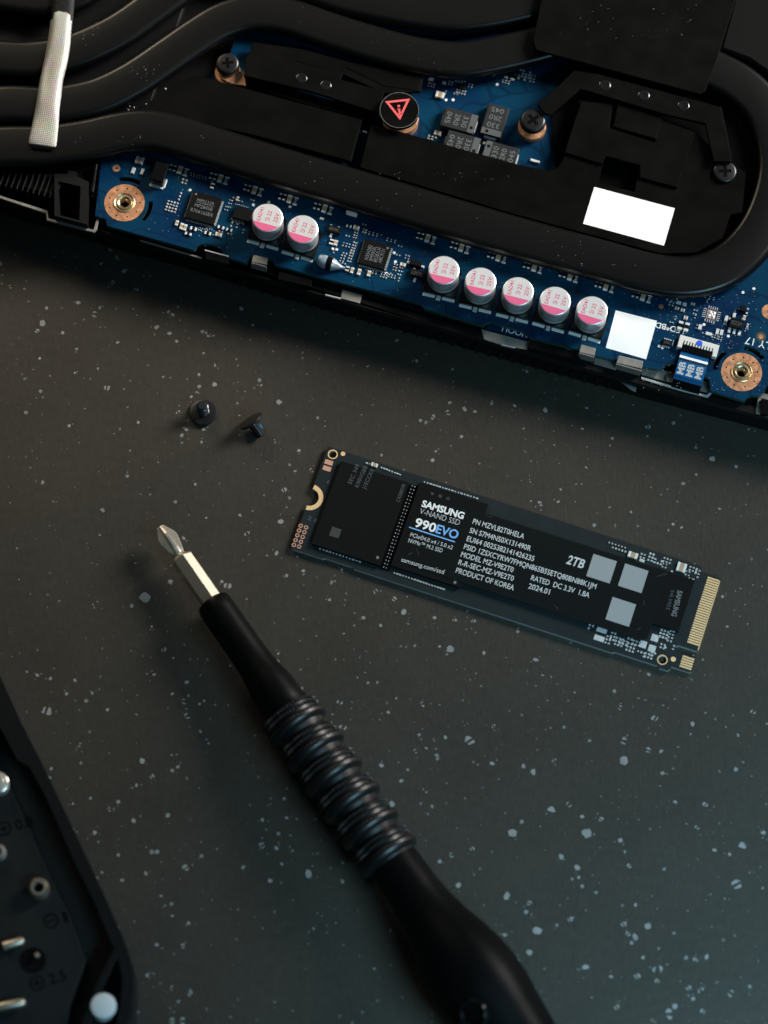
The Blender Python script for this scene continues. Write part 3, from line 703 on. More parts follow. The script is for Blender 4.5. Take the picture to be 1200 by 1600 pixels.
def set_axes(o, pos, X, hint):
    X = Vector(X).normalized(); Y = Vector(hint).cross(X).normalized(); Z = X.cross(Y)
    o.matrix_world = Matrix.Translation(Vector(pos) * MM) @ Matrix((X, Y, Z)).transposed().to_4x4()
s1 = thing('loose_screw', (0, 0, 0), 0, 'small black screw standing on its head with its blue-patched thread pointing up', 'screw', 'loose screws on the table')
p = W(318, 645, .4); set_axes(s1, (p.x, p.y, 0), (-.03, .05, 1), (-.5, .85, 0)); machine_screw('loose_screw', s1, 2.72, .8, 1.15, 3.1)
s2 = thing('loose_screw', (0, 0, 0), 0, 'small black screw tipped over, resting on the rim of its head', 'screw', 'loose screws on the table')
p = W(390, 656, 2.4); d = Vector((.60, -.60, -.53)).normalized()
r_ = 2.6; zc = 2.8
set_axes(s2, (p.x, p.y, zc), d, (0, .3, 1)); machine_screw('loose_screw', s2, r_, .85, 1.15, 3.2)

# ================================================================ LAPTOP
LA = -13.4; ZB = 10.0
org = W(167.5, 352.5, ZB)
LO = (org.x, org.y, 0)
LF = Frame(LO, LA)
lap = thing('opened_laptop', LO, LA, 'opened black laptop showing its blue circuit board, white-topped capacitors and black heat pipes', 'laptop')
L = lambda x, y, z=ZB: LF.l(x, y, z)
def C(pts, z): return LF.ps(pts, z)
def pprism(name, pts, z1, th, m, b=.12, parent=None, label=None, holes=None):
    return build(MB().prism(C(pts, z1), z1 - th, z1, b), name, m, parent or lap, label)

# board outline, drawn where it stands
outl = [(158.7, 247), (148.7, 337.5), (165, 342), (167.5, 352.5), (304, 391), (308, 385), (316, 381), (330, 382), (342, 386), (347, 392), (350, 400), (386, 412), (389, 404), (395, 399), (424, 406), (430, 414),
        (487, 430), (555, 447), (655, 474), (663, 482), (755, 509), (760, 504), (766, 503), (815, 517), (822, 521), (828, 528), (895, 544), (932, 556), (1005, 573), (1033, 578), (1038, 571), (1046, 567), (1060, 570),
        (1099, 587), (1108, 592), (1111, 611), (1163, 627), (1167, 621), (1175, 618), (1187, 619), (1194, 612), (1200, 600)]
bo = C(outl, ZB) + [(145, 6), (145, 95), (12, 95), (12, 40)]
def arc_slot(c, r, a, b, w_, n=8):
    o_ = arcp(c, r + w_ / 2, a, b, n); i_ = arcp(c, r - w_ / 2, b, a, n); return o_ + i_
mh1, mh2 = L(194.5, 317), L(1158.7, 581.5)
slots = [arc_slot(mh1, 5.1, 72, 118, .9), arc_slot(mh1, 5.1, -28, 20, .9), arc_slot(mh2, 5.1, 50, 98, .9), arc_slot(mh2, 5.1, 142, 190, .9)]
holes = slots + [circ(mh1, 1.0, 20), circ(mh2, 1.0, 20)]
mbd = fill_holes(bo, holes, ZB - 1.1, ZB, 'motherboard', [M_pcb, M_pcbedge], lap)

# chassis
build(MB().box(45, 53.2, 1.2, 7.0, 230, 106, 0, .3), 'base_shell', M_shell, lap)
wall_px = [(-60, 316), (0, 333), (100, 361), (167, 384), (313, 424), (340, 434), (471, 472), (587, 505), (706, 537), (787, 560), (943, 603), (1008, 622), (1083, 642), (1181, 667), (1240, 683), (1290, 697)]
wo = C(wall_px, 3.0)
build(MB().prism([(-50, wo[0][1] + 3)] + wo + [(wo[-1][0], .6), (-50, .6)], 2.6, 8.3, .45), 'edge_wall', M_shell, lap)
def wall_v(u):
    for (a, b), (c_, d) in zip(wo, wo[1:]):
        if a <= u <= c_: return b + (d - b) * (u - a) / (c_ - a)
    return wo[-1][1]
vr = None
u = L(368, 440)[0]
while u < L(962, 600)[0]:
    v = wall_v(u) - .18
    if vr is None: vr = build(MB().box(u, v, 3.0, 6.9, .55, .6, 0, .12), 'vent_rib', M_gloss, lap)
    else: dup(vr, (u, v, 3.0))
    u += 2.42
# lower blue daughter board with printing under the main edge
pts = C([(760, 500), (830, 520), (821, 529), (760, 512)], 9.0)
db = build(MB().prism(pts, 8.1, 8.75, .1), 'daughter_board', M_pcb, lap)
flat(text_mb('NOOLL', LF.l(826, 520, 8.77), LF.l(782, 508, 8.77), 1.1, 8.77, .01), 'lettering', M_white, db)

# mounting rings, each with dimples and brass insert
def mount(c, label):
    r = ring_part(c, 1.95, 3.95, ZB, 'copper_ring', M_copper, lap, h=.06, n=40); r['label'] = label
    ins = MB(); ins.lathe(c[0], c[1], [(1.0, ZB - 1.6), (1.0, ZB + .1), (1.25, ZB + .28), (1.45, ZB + .25), (1.5, ZB + .1), (1.75, ZB + .08), (1.97, ZB + .25), (2.05, ZB + .2), (2.1, ZB + .05)], 32)
    build(ins, 'threaded_insert', M_brass, r)
    th = MB()
    for k in range(6): th.lathe(c[0], c[1], [(1.0, ZB - .2 - .35 * k), (.86, ZB - .37 - .35 * k), (1.0, ZB - .53 - .35 * k)], 28)
    stuff(build(th, 'thread', M_brass, r))
    d = MB()
    for k in range(9): q = circ(c, 3.05, 9, .3)[k]; d.lathe(q[0], q[1], [(.17, ZB + .05), (.17, ZB + .066), (0, ZB + .066)], 8)
    stuff(build(d, 'via', M_dark, r))
mount(mh1, 'copper mounting ring at the left end of the board'); mount(mh2, 'copper mounting ring at the right end of the board')
for p, r0, r1 in (((182, 263), .25, .75), ((1033, 479), .0, .5), ((1189, 526), .0, .48), ((1203, 487), .5, 1.6)):
    c = L(*p); ring_part(c, r0 if r0 else .01, r1, ZB, 'copper_pad', M_copper, lap, n=20)
c = L(1189, 526); ring_part(c, .5, .95, ZB, 'bare_ring', mat('bare_laminate', (.06, .05, .03), .6), lap, h=.01)

# aluminium capacitors
caps = [(418, 340), (473, 358), (693.5, 422), (751, 440), (809.5, 455), (867.5, 470), (925, 485)]
ZK = 15.4
def cap_geo(c):
    x, y = c
    base = MB().prism([(x - 3.3, y - 3.3), (x + 3.3, y - 3.3), (x + 3.3, y + 2.2), (x + 2.2, y + 3.3), (x - 2.2, y + 3.3), (x - 3.3, y + 2.2)], ZB, ZB + .75, .12)
    b = build(base, 'capacitor', M_gloss, lap)
    can = MB().lathe(x, y, [(2.7, ZB + .76), (2.98, ZB + .95), (3.02, ZB + 1.3), (2.92, ZB + 1.55), (2.92, ZB + 1.8), (3.03, ZB + 2.0), (3.03, ZK - .28), (2.97, ZK - .09), (2.8, ZK)], 56)
    build(can, 'can', M_can, b)
    build(MB().lathe(x, y, [(2.82, ZK - .04), (2.8, ZK + .004), (0, ZK + .004)], 48, smooth=False), 'top', M_cantop, b)
    seg = [(x + 2.8 * math.cos(rad(t)), y + 2.8 * math.sin(rad(t))) for t in range(208, 333, 4)]
    flat(MB().poly(seg, ZK + .015), 'polarity_mark', M_pink, b)
    t = MB(); zt = ZK + .015
    text_c('EAD41', (x - 1.55, y + .35), 90, 2.9, .72, zt, .006, mb=t)
    text_c('25V', (x + 1.65, y + .45), 90, 1.95, .78, zt, .006, mb=t)
    text_c('22', (x + .12, y + .95), 90, 1.1, .78, zt, .006, mb=t)
    flat(t, 'lettering', M_pinktext, b)
    r = MB()
    for a_ in range(-60, 240, 20):
        a1, a2 = rad(a_), rad(a_ + 21); cx, cy = x + .1, y - .35
        r.add([(cx + q * math.cos(a), cy + q * math.sin(a), zt) for a, q in ((a1, .32), (a1, .44), (a2, .44), (a2, .32))], [[0, 1, 2, 3]])
    r.disc(x + .1, y - .35, .12, zt, 10)
    flat(r, 'emblem', M_pinktext, b)
    for sg in (-1, 1): build(MB().box(x + sg * 1.95, y - 3.62, ZB, ZB + .012, 2.45, .62), 'printed_bar', M_white, b)
    build(MB().box(x, y - 3.75, ZB, ZB + .2, .85, 1.1, 0, .06), 'lead', M_bright, b)
    return b
c0_ = L(*caps[0], ZK); cap0 = cap_geo(c0_)
for p in caps[1:]:
    q = L(*p, ZK); dup(cap0, (q[0], q[1] , ZB) if False else (OFF[cap0.name].x + q[0] - c0_[0], OFF[cap0.name].y + q[1] - c0_[1], OFF[cap0.name].z), rad(random.uniform(-2.5, 2.5)))

# flat black heat pipes
def pipe(px, z0, z1, wd, label=None, name='heat_pipe'):
    pth = spline(C(px, z1), 8); h = z1 - z0; r = h / 2; prof = []
    for t in range(-90, 91, 18): prof.append((wd / 2 - r * .95 + r * .95 * math.cos(rad(t)), z0 + r + r * math.sin(rad(t))))
    for t in range(90, 271, 18): prof.append((-wd / 2 + r * .95 + r * .95 * math.cos(rad(t)), z0 + r + r * math.sin(rad(t))))
    return build(MB().sweep(pth, prof), name, M_pipe, lap, label)
pipe([(-380, 138), (-220, 180), (-60, 222), (20, 224), (70, 223), (130, 215), (185, 203), (225, 199), (265, 205), (330, 225), (450, 262), (600, 306), (800, 365), (933, 401), (1020, 424), (1085, 428), (1140, 408), (1185, 362), (1212, 300), (1218, 240), (1200, 175), (1160, 130), (1100, 98), (1020, 62), (940, 40)], 10.9, 13.8, 8.7, 'long black heat pipe looping round the cooling plate')
pipe([(-380, 72), (-220, 114), (-60, 156), (20, 158), (70, 160), (115, 155), (160, 143), (210, 118), (262, 83), (310, 50), (350, 27), (395, 16), (450, 22), (510, 42), (570, 61), (640, 80), (700, 89), (740, 88), (800, 76), (867, 58), (960, 20)], 10.9, 13.8, 8.0, 'black heat pipe curving over the left screw')
pipe([(-380, 0), (-220, 42), (-60, 84), (0, 87), (50, 88), (110, 77), (180, 46), (240, 5), (300, -40), (350, -80)], 10.9, 13.8, 7.8, 'black heat pipe rising to the top edge beside the silver tape')
pipe([(-380, -108), (-220, -66), (-60, -24), (0, -15), (60, -8), (110, -14), (150, -38), (200, -80)], 10.9, 13.8, 7.8, 'black heat pipe in the top left corner')
pipe([(420, -60), (500, -22), (570, -2), (680, 17), (750, 15), (850, -6), (930, -30)], 10.9, 13.8, 7.8, 'black heat pipe along the top edge')
build(MB().box(45, 62, 7.0, 10.7, 200, 36, 0, .2), 'cooling_frame', M_dark, lap) if False else None

# plates
pprism('cooling_plate', [(212, 176), (245, 150), (284, 126), (299, 118), (312, 119), (566, 187), (548, 252), (400, 212), (240, 176)], 13.3, 1.6, M_plate, .1, label='left black cooling plate beside the small bar')
p2 = [(580, 195), (640, 210), (747, 240), (813, 258), (858, 267), (872, 262), (880, 250), (905, 156), (958, 160), (1030, 184), (1086, 204), (1120, 240), (1165, 270), (1160, 332), (1142, 334), (1128, 372), (1088, 394), (1034, 396), (800, 333), (563, 261)]
mp2 = C(p2, 13.3)
hole = C([(944, 247), (1000, 258), (992, 300), (935, 286)], 13.3)
plate2 = fill_holes(mp2, [hole], 11.7, 13.3, 'cooling_plate', [M_plate, M_plate], lap); plate2['label'] = 'large black cooling plate carrying the white label'
# raised block with a T-shaped tab
rb = C([(908, 158), (957, 162), (952, 200), (1023, 222), (1033, 186), (1085, 207), (1058, 293), (1000, 277), (1000, 258), (946, 244), (941, 256), (882, 238)], 13.9)
build(MB().prism(rb, 13.31, 13.9, .1), 'raised_block', M_plate, plate2)
build(MB().prism(C([(966, 157), (1036, 177), (1025, 217), (958, 198)], 14.1), 13.31, 14.1, .12), 'raised_tab', M_plate, plate2)
wl = C([(928.5, 292), (1054.5, 325.5), (1037.5, 384), (911, 349.5)], 13.33)
build(MB().prism(wl, 13.3, 13.36), 'blank_label', M_label, plate2)
wq = C([(962, 485), (1026.5, 501.5), (1009.5, 561.5), (946.5, 543.5)], ZB)
build(MB().prism(wq, ZB, ZB + .06), 'blank_label', M_label, lap, 'white square label on the blue board beside the last capacitor')

build(MB().prism(C([(880, 85), (905, 115), (862, 182), (868, 262), (1060, 404), (1130, 388), (1235, 300), (1270, -60), (900, -60)], 10.8), 10.1, 10.8, .1), 'cooling_frame', M_dark, lap)
build(MB().prism(C([(396, 66), (470, 76), (545, 96), (662, 122), (657, 143), (600, 146), (536, 116), (463, 96), (458, 104), (386, 89)], 12.3), 11.5, 12.3, .1), 'cooling_frame', M_plate, lap)
build(MB().prism(C([(381, 117), (592, 177), (590, 192), (468, 160), (383, 133)], 11.9), 10.6, 11.9, .1), 'cooling_frame', M_dark, lap)
# spring bracket with three dimples
bp = [(840, 163), (866, 140), (897, 110), (933, 115), (1127, 167), (1135, 205), (1143, 245), (1142, 253), (1115, 252), (1102, 193), (1040, 179), (907, 139), (860, 180), (850, 177)]
br = build(MB().prism(C(bp, 14.9), 14.2, 14.9, .12), 'spring_bracket', M_plate, lap)
def dimple(px, z, r, parent):
    c = L(*px, z); build(MB().lathe(c[0], c[1], [(r * 1.12, z + .0), (r, z + .07), (r * .8, z + .05), (r * .45, z + .015), (0, z + .01)], 24), 'rivet', M_screw, parent)
for p in ((945, 133), (1006, 149), (1068, 165)): dimple(p, 14.91, 1.0, br)
bar = pprism('retaining_bar', [(385, 87), (459, 103), (463, 96), (536, 115), (532, 124), (600, 142), (592, 177), (487, 143), (381, 118)], 13.6, .8, M_plate, .08)
for p in ((471, 122), (509, 133)): dimple(p, 13.61, .95, bar)
# top right cover plate
pprism('cover_plate', [(852, -30), (833, 63), (838, 78), (1093, 147), (1102, 143), (1122, 87), (1158, -30)], 15.6, .7, M_plate, .1)
pprism('rear_plate', [(1160, -50), (1126, 76), (1170, 92), (1210, 120), (1262, 170), (1290, 60), (1290, -50)], 13.6, 1.6, M_pipe, .5)
# small raised shield under the warning disc
pprism('shield_edge', [(540, 105), (660, 122), (655, 143), (600, 135)], 12.4, .9, M_plate, .2)

def round_screw(px, z, r, label, pad=None):
    c = L(*px, z)
    if pad: build(MB().lathe(c[0] + pad[1], c[1] + pad[2], [(pad[0], ZB), (pad[0], 11.3), (pad[0] - .1, 11.4), (0, 11.4)], 32), 'copper_boss', M_copper, lap); build(MB().lathe(c[0], c[1], [(1.5, 11.4), (1.5, z - 1.9), (0, z - 1.9)], 20), 'screw_shank', M_dark, lap)
    hd = build(MB().lathe(c[0], c[1], [(r * .5, z - 2.0), (r * .9, z - 1.3), (r * 1.08, z - 1.2), (r * 1.08, z - 1.0), (r * .8, z - .95), (r * .85, z - .8), (r, z - .6), (r, z - .2), (r * .93, z - .05), (r * .84, z), (0, z)], 40), 'cross_head_screw', M_head, lap, label)
    cr = MB(); ln, wd = r * .56, r * .15
    a = random.uniform(.2, 1.2); pts = []
    for k in range(4):
        t = a + k * math.pi / 2
        for dx, dy in ((wd, -ln) if False else (wd, wd), (ln, wd), (ln, -wd)):
            pts.append(rot2(dx, dy, t))
    pts.sort(key=lambda p_: math.atan2(p_[1], p_[0]))
    cr.poly([(c[0] + x, c[1] + y) for x, y in pts], z + .01)
    flat(cr, 'cross_recess', M_dark, hd)
round_screw((355.5, 98), 13.6, 2.15, 'cross-head screw at the left end of the retaining bar', (2.6, .3, -1.0))
round_screw((833, 187), 14.2, 2.35, 'cross-head screw at the left foot of the spring bracket', (2.75, .0, -.2))
round_screw((1133, 267), 14.1, 2.25, 'cross-head screw at the right foot of the spring bracket', (2.4, -.2, -.2))
pprism('copper_foot', [(345, 108), (386, 113), (384, 134), (360, 130), (345, 122)], 11.9, .5, M_copper, .05)
# warning disc
c = L(624, 172, 15.0)
disc = build(MB().lathe(c[0], c[1], [(3.85, 14.0), (3.9, 14.1), (3.9, 14.9), (3.8, 15.0), (0, 15.0)], 48, smooth=False), 'warning_disc', M_plate, lap)
ring_part((c[0], c[1]), 3.76, 3.84, 15.0, 'disc_edge', M_greyink, disc, h=.01, n=48)
build(MB().lathe(c[0] + .3, c[1] - .3, [(3.6, ZB), (3.6, 12.4), (3.5, 12.5), (1.8, 12.5), (1.8, 14.1), (0, 14.1)], 40), 'copper_boss', M_copper, lap)
tri = C([(601.7, 158.3), (640.7, 154), (625, 187.3)], 15.0); cx, cy = sum(p[0] for p in tri) / 3, sum(p[1] for p in tri) / 3
mb = MB(); inn = [(cx + (x - cx) * .70, cy + (y - cy) * .70) for x, y in tri]
mb.add([(x, y, 15.014) for x, y in tri + inn], [[0, 1, 4, 3], [1, 2, 5, 4], [2, 0, 3, 5]])
i0, i1 = L(625, 179, 15), L(622.5, 161, 15)
ax_ = Vector((i1[0] - i0[0], i1[1] - i0[1])).normalized(); pr_ = Vector((ax_.y, -ax_.x)); ic = Vector(i0)
def ibox(a0, a1, hw, sh=0): mb.add([tuple(ic + ax_ * a + pr_ * (q * hw + sh)) + (15.014,) for a, q in ((a0, -1), (a0, 1), (a1, 1), (a1, -1))], [[0, 1, 2, 3]])
ibox(0, .28, .42); ibox(.28, 1.35, .2); ibox(1.1, 1.35, .2, -.2)
mb.disc(*(ic + ax_ * 1.85), .27, 15.014, 12)
flat(mb, 'warning_mark', M_red, disc)

# silver fabric tape over the cable
mbt = MB(); rows = [((80, 14), (115, 19)), ((77, 45), (112, 50)), ((72, 75), (110, 80)), ((67, 100), (105, 105)), ((62, 120), (99, 124)), ((58, 145), (97, 148)), ((55, 165), (94, 167)), ((52, 182), (93, 186)), ((47, 205), (91, 208)), ((42, 226), (89, 232))]
G = []; nc = 12
for k, (a, b) in enumerate(rows):
    for i in range(nc + 1):
        t = i / nc; e = 1 - abs(2 * t - 1) ** 3
        z = 14.0 + 1.0 * e - (.45 * math.exp(-((k - 3.8) ** 2) / 1.2 - ((t - .3) ** 2) / .03)) - (.5 * e if k >= 7 else 0)
        q = L(a[0] + (b[0] - a[0]) * t, a[1] + (b[1] - a[1]) * t, z); G.append((q[0], q[1], z))
fs = [[k * (nc + 1) + i, k * (nc + 1) + i + 1, (k + 1) * (nc + 1) + i + 1, (k + 1) * (nc + 1) + i] for k in range(len(rows) - 1) for i in range(nc)]
mbt.add(G, fs, 0, True)
tp = build(mbt, 'fabric_tape', M_weave, lap)
so = tp.modifiers.new('thick', 'SOLIDIFY'); so.thickness = .0004; so.offset = -1
tp.modifiers.new('sub', 'SUBSURF').render_levels = 1
e0, e1 = L(49, 229.5, 14.2), L(82, 233, 14.2)
d_ = Vector((e1[0] - e0[0], e1[1] - e0[1])); build(MB().box((e0[0] + e1[0]) / 2, (e0[1] + e1[1]) / 2, 13.85, 14.3, d_.length, .28, math.atan2(d_.y, d_.x)), 'tape_opening', M_dark, tp)
cb_ = [L(*p, 14.6) for p in ((96, 30), (98, 10), (100, -20), (104, -60))]
build(MB().sweep([p for p in spline(cb_, 4)], [(2.2 * math.cos(rad(t)), 14.1 + .7 * math.sin(rad(t))) for t in range(0, 360, 30)]), 'braided_cable', M_braid, lap)

# tantalum blocks
def tant(px, a, flipstripe, rows_, tdeg, label):
    zt = ZB + 1.9; c = L(*px, zt); w_, h_ = 6.7, 4.3
    b = build(MB().box(c[0], c[1], ZB + .15, zt, w_, h_, rad(a), .15), 'tantalum_capacitor', M_tant, lap, label)
    sx, sy = rot2(2.65, 0, rad(a)); flat(MB().box(c[0] + sx, c[1] + sy, zt, zt + .012, 1.25, 4.0, rad(a)), 'polarity_stripe', M_stripe, b)
    k1 = rot2(2.65, -.9, rad(a)); flat(MB().disc(c[0] + k1[0], c[1] + k1[1], .36, zt + .02, 14), 'pin_mark', M_chip, b)
    t = MB()
    for (s_, ux) in rows_:
        q = rot2(ux, 0, rad(a)); text_c(s_, (c[0] + q[0], c[1] + q[1]), tdeg, 2.5, 1.05, zt + .015, -.005, mb=t)
    flat(t, 'lettering', M_greyink, b)
    for sg in (-1, 1):
        q = rot2(sg * 3.35, 0, rad(a)); build(MB().box(c[0] + q[0], c[1] + q[1], ZB, ZB + 1.0, .25, 2.4, rad(a)), 'terminal', M_solder, b)
R3 = (('330', 1.1), ('2R0', -.55), ('045', -2.25))
tant((718, 188), 0, 0, R3, -90, 'grey block capacitor nearest the warning disc')
tant((773, 188), -90, 0, R3, 180, 'grey block capacitor turned upright beside the copper boss')
tant((722, 224), 0, 0, R3, -90, 'grey block capacitor under its twin, partly below the plate')
tant((782, 240), 180, 0, R3, 90, 'grey block capacitor facing right above the plate')
# QFN chips
def qfn(px, sz, label, lines, tdeg, npins, a=0):
    zt = ZB + .85; c = L(*px, zt)
    b = build(MB().box(c[0], c[1], ZB, zt, sz, sz, a, .06), 'controller_chip', M_chip, lap, label)
    m = MB()
    for k in range(npins):
        q = (k - (npins - 1) / 2) * (sz - .8) / (npins - 1)
        for dx, dy, w1, h1 in ((sz / 2 + .16, q, .42, .2), (-sz / 2 - .1, q, .3, .16), (q, -sz / 2 - .16, .2, .42), (q, sz / 2 + .1, .16, .3)):
            X, Y = rot2(dx, dy, a); m.box(c[0] + X, c[1] + Y, ZB, ZB + .12, w1, h1, a)
    stuff(build(m, 'pin', M_bright, b))
    t = MB()
    for s_, oy, ln in lines:
        q = rot2(0, oy, rad(tdeg)); text_c(s_, (c[0] + q[0], c[1] + q[1]), tdeg, ln, .72, zt + .012, 0, mb=t)
    if tdeg == 0: t.box(c[0] + .2, c[1] + .75, zt + .005, zt + .012, 3.6, .07)
    flat(t, 'lettering', M_greyink, b)
    dx, dy = rot2(-sz / 2 + .7, sz / 2 - .6, rad(tdeg)) if tdeg == 0 else rot2(sz / 2 - .6, sz / 2 - .7, 0)
    flat(MB().disc(c[0] + dx, c[1] + dy, .22, zt + .012, 12), 'pin_mark', M_greyink, b)
qfn((318, 324.5), 5.9, 'square chip with three lines of print beside the first pair of capacitors', (('MPS2339', 1.25, 3.4), ('MP2845B', .1, 3.6), ('R7661658X', -1.05, 4.6)), 0, 17)
qfn((585.5, 397), 5.3, 'square chip with print turned sideways in the middle of the board', (('N354282', 1.3, 3.2), ('0M9050L', .4, 3.2), ('8E282U4', -.5, 3.2), ('A8C9131', -1.4, 3.0)), 90, 13)

# repeated trio: tan capacitor, marked resistor, small pair of resistors
trio = [(281, 265), (344, 278), (397.5, 296), (452.5, 310), (507, 325), (668, 371.5), (721, 386), (779, 401), (835, 417), (891, 431), (947, 447), (1005, 463)]
tcap = tres = tsm = None
for i, p in enumerate(trio):
    c = L(*p, ZB + .5); cr = (c[0] + 1.25, c[1] - .1); cs = (c[0] - 1.45, c[1] + .1)
    if tcap is None:
        mb = MB()
        for sg in (-1, 1): mb.box(c[0], c[1] + sg * .62, ZB, ZB + .5, .92, .4, 0, .06, 1)
        mb.box(c[0], c[1], ZB, ZB + .48, .9, .9, 0, .02, 0); tcap = build(mb, 'chip_capacitor', [M_tan, M_solder], lap)
        mb = MB(); mb.box(cr[0], cr[1], ZB, ZB + .35, .8, 1.1, 0, .03, 0)
        for sg in (-1, 1): mb.box(cr[0], cr[1] + sg * .68, ZB, ZB + .36, .85, .28, 0, .04, 1)
        tres = build(mb, 'chip_resistor', [M_chip, M_solder], lap)
        t = text_c('R10', cr, 90, .85, .5, ZB + .36, .01); flat(t, 'lettering', M_white, tres)
        mb = MB()
        for dx in (-.5, .35):
            mb.box(cs[0] + dx, cs[1], ZB, ZB + .3, .5, .55, 0, .02, 0)
            for sg in (-1, 1): mb.box(cs[0] + dx, cs[1] + sg * .5, ZB, ZB + .3, .5, .28, 0, .05, 1)
        tsm = build(mb, 'resistor_pair', [M_chip, M_solder], lap); b0 = c
    else:
        for part in (tcap, tres, tsm):
            o_ = OFF[part.name]; dup(part, (o_.x + c[0] - b0[0], o_.y + c[1] - b0[1], o_.z))

# single components on the board: (px, py, length along board, width, height, body)
T, D, B_ = M_tan, M_chip, M_solder
for px, py, sx, sy, h, m in ((218, 250, 1.6, 1.5, .5, M_copperpad), (208, 266, .7, 1.3, .3, B_), (222, 268, .6, 1.3, .3, B_), (276, 348, .6, 1.1, .4, T), (283.5, 353, .6, 1.3, .4, T), (289, 355, .6, 1.3, .4, T), (294, 365, 1.3, .6, .35, D),
                             (302, 357, 1.3, .7, .35, D), (324.5, 364, 1.3, .7, .35, D), (341.5, 366, 1.3, .8, .4, T), (345, 355, 1.3, .6, .35, D), (358, 359, 1.2, .6, .35, D), (371, 310, .5, .9, .4, T), (332, 290, .7, 1.2, .4, D),
                             (503, 341, .8, .45, .3, B_), (545, 353, 1.0, .6, .35, D), (557, 355, 1.2, .75, .5, T), (518, 377.5, .8, 1.1, .4, D), (524.5, 379, .7, 1.1, .4, T), (520, 388.5, .5, .5, .3, B_), (526, 389.5, .5, .5, .3, B_),
                             (542.5, 419.5, .7, 1.0, .4, D), (550, 422, .6, 1.2, .45, T), (561, 424.5, .7, 1.3, .45, T), (576.5, 427, .7, 1.2, .45, T), (629.5, 413, 1.1, .7, .45, T),
                             (857.5, 405, .1, .1, .1, B_), (1061, 472.5, .9, .6, .4, B_), (1070, 475, .8, .6, .4, B_), (1058, 481, .8, .6, .4, T), (1067, 484, .8, .6, .4, T), (1083, 474.5, .8, .5, .3, T),
                             (1063, 508, .9, 1.8, .5, D), (1073, 510.5, .9, 1.8, .5, D), (1071.5, 496, .8, .7, .4, T), (1094, 510.5, .7, 1.0, .5, B_), (1107.5, 521, 1.2, .6, .35, B_), (1121, 517.5, .6, 1.1, .4, B_), (1127.5, 519, .6, 1.1, .4, B_),
                             (1135, 497, .6, 1.1, .45, B_), (1163, 496, .6, 1.0, .45, T), (1147.5, 492, .6, .9, .4, B_), (1168, 508.5, .4, .8, .3, T),
                             (674, 123, 1.0, .6, .35, B_), (694, 129, .7, .5, .35, B_), (687.5, 147.5, 1.7, 1.3, .6, T), (684, 207.5, 1.4, .85, .5, T), (758, 223, .9, .6, .5, B_), (836, 251, 1.9, .5, .5, M_cream),
                             (355, 140, .1, .1, .1, B_), (421, 146.5, 1.3, .5, .4, M_white), (475, 155, 1.5, .5, .4, M_white), (527, 173, 1.3, .6, .4, T), (547, 177, 1.4, .6, .4, M_white), (570, 206, .9, .4, .5, B_),
                             (579, 136.5, 2.4, .6, .4, M_steel), (1056.5, 385 + 3, 1, .5, .4, D)):
    if sx > .2: comp(LF, lap, (px, py), sx, sy, ZB, h, m, 'chip_component', end=.3)
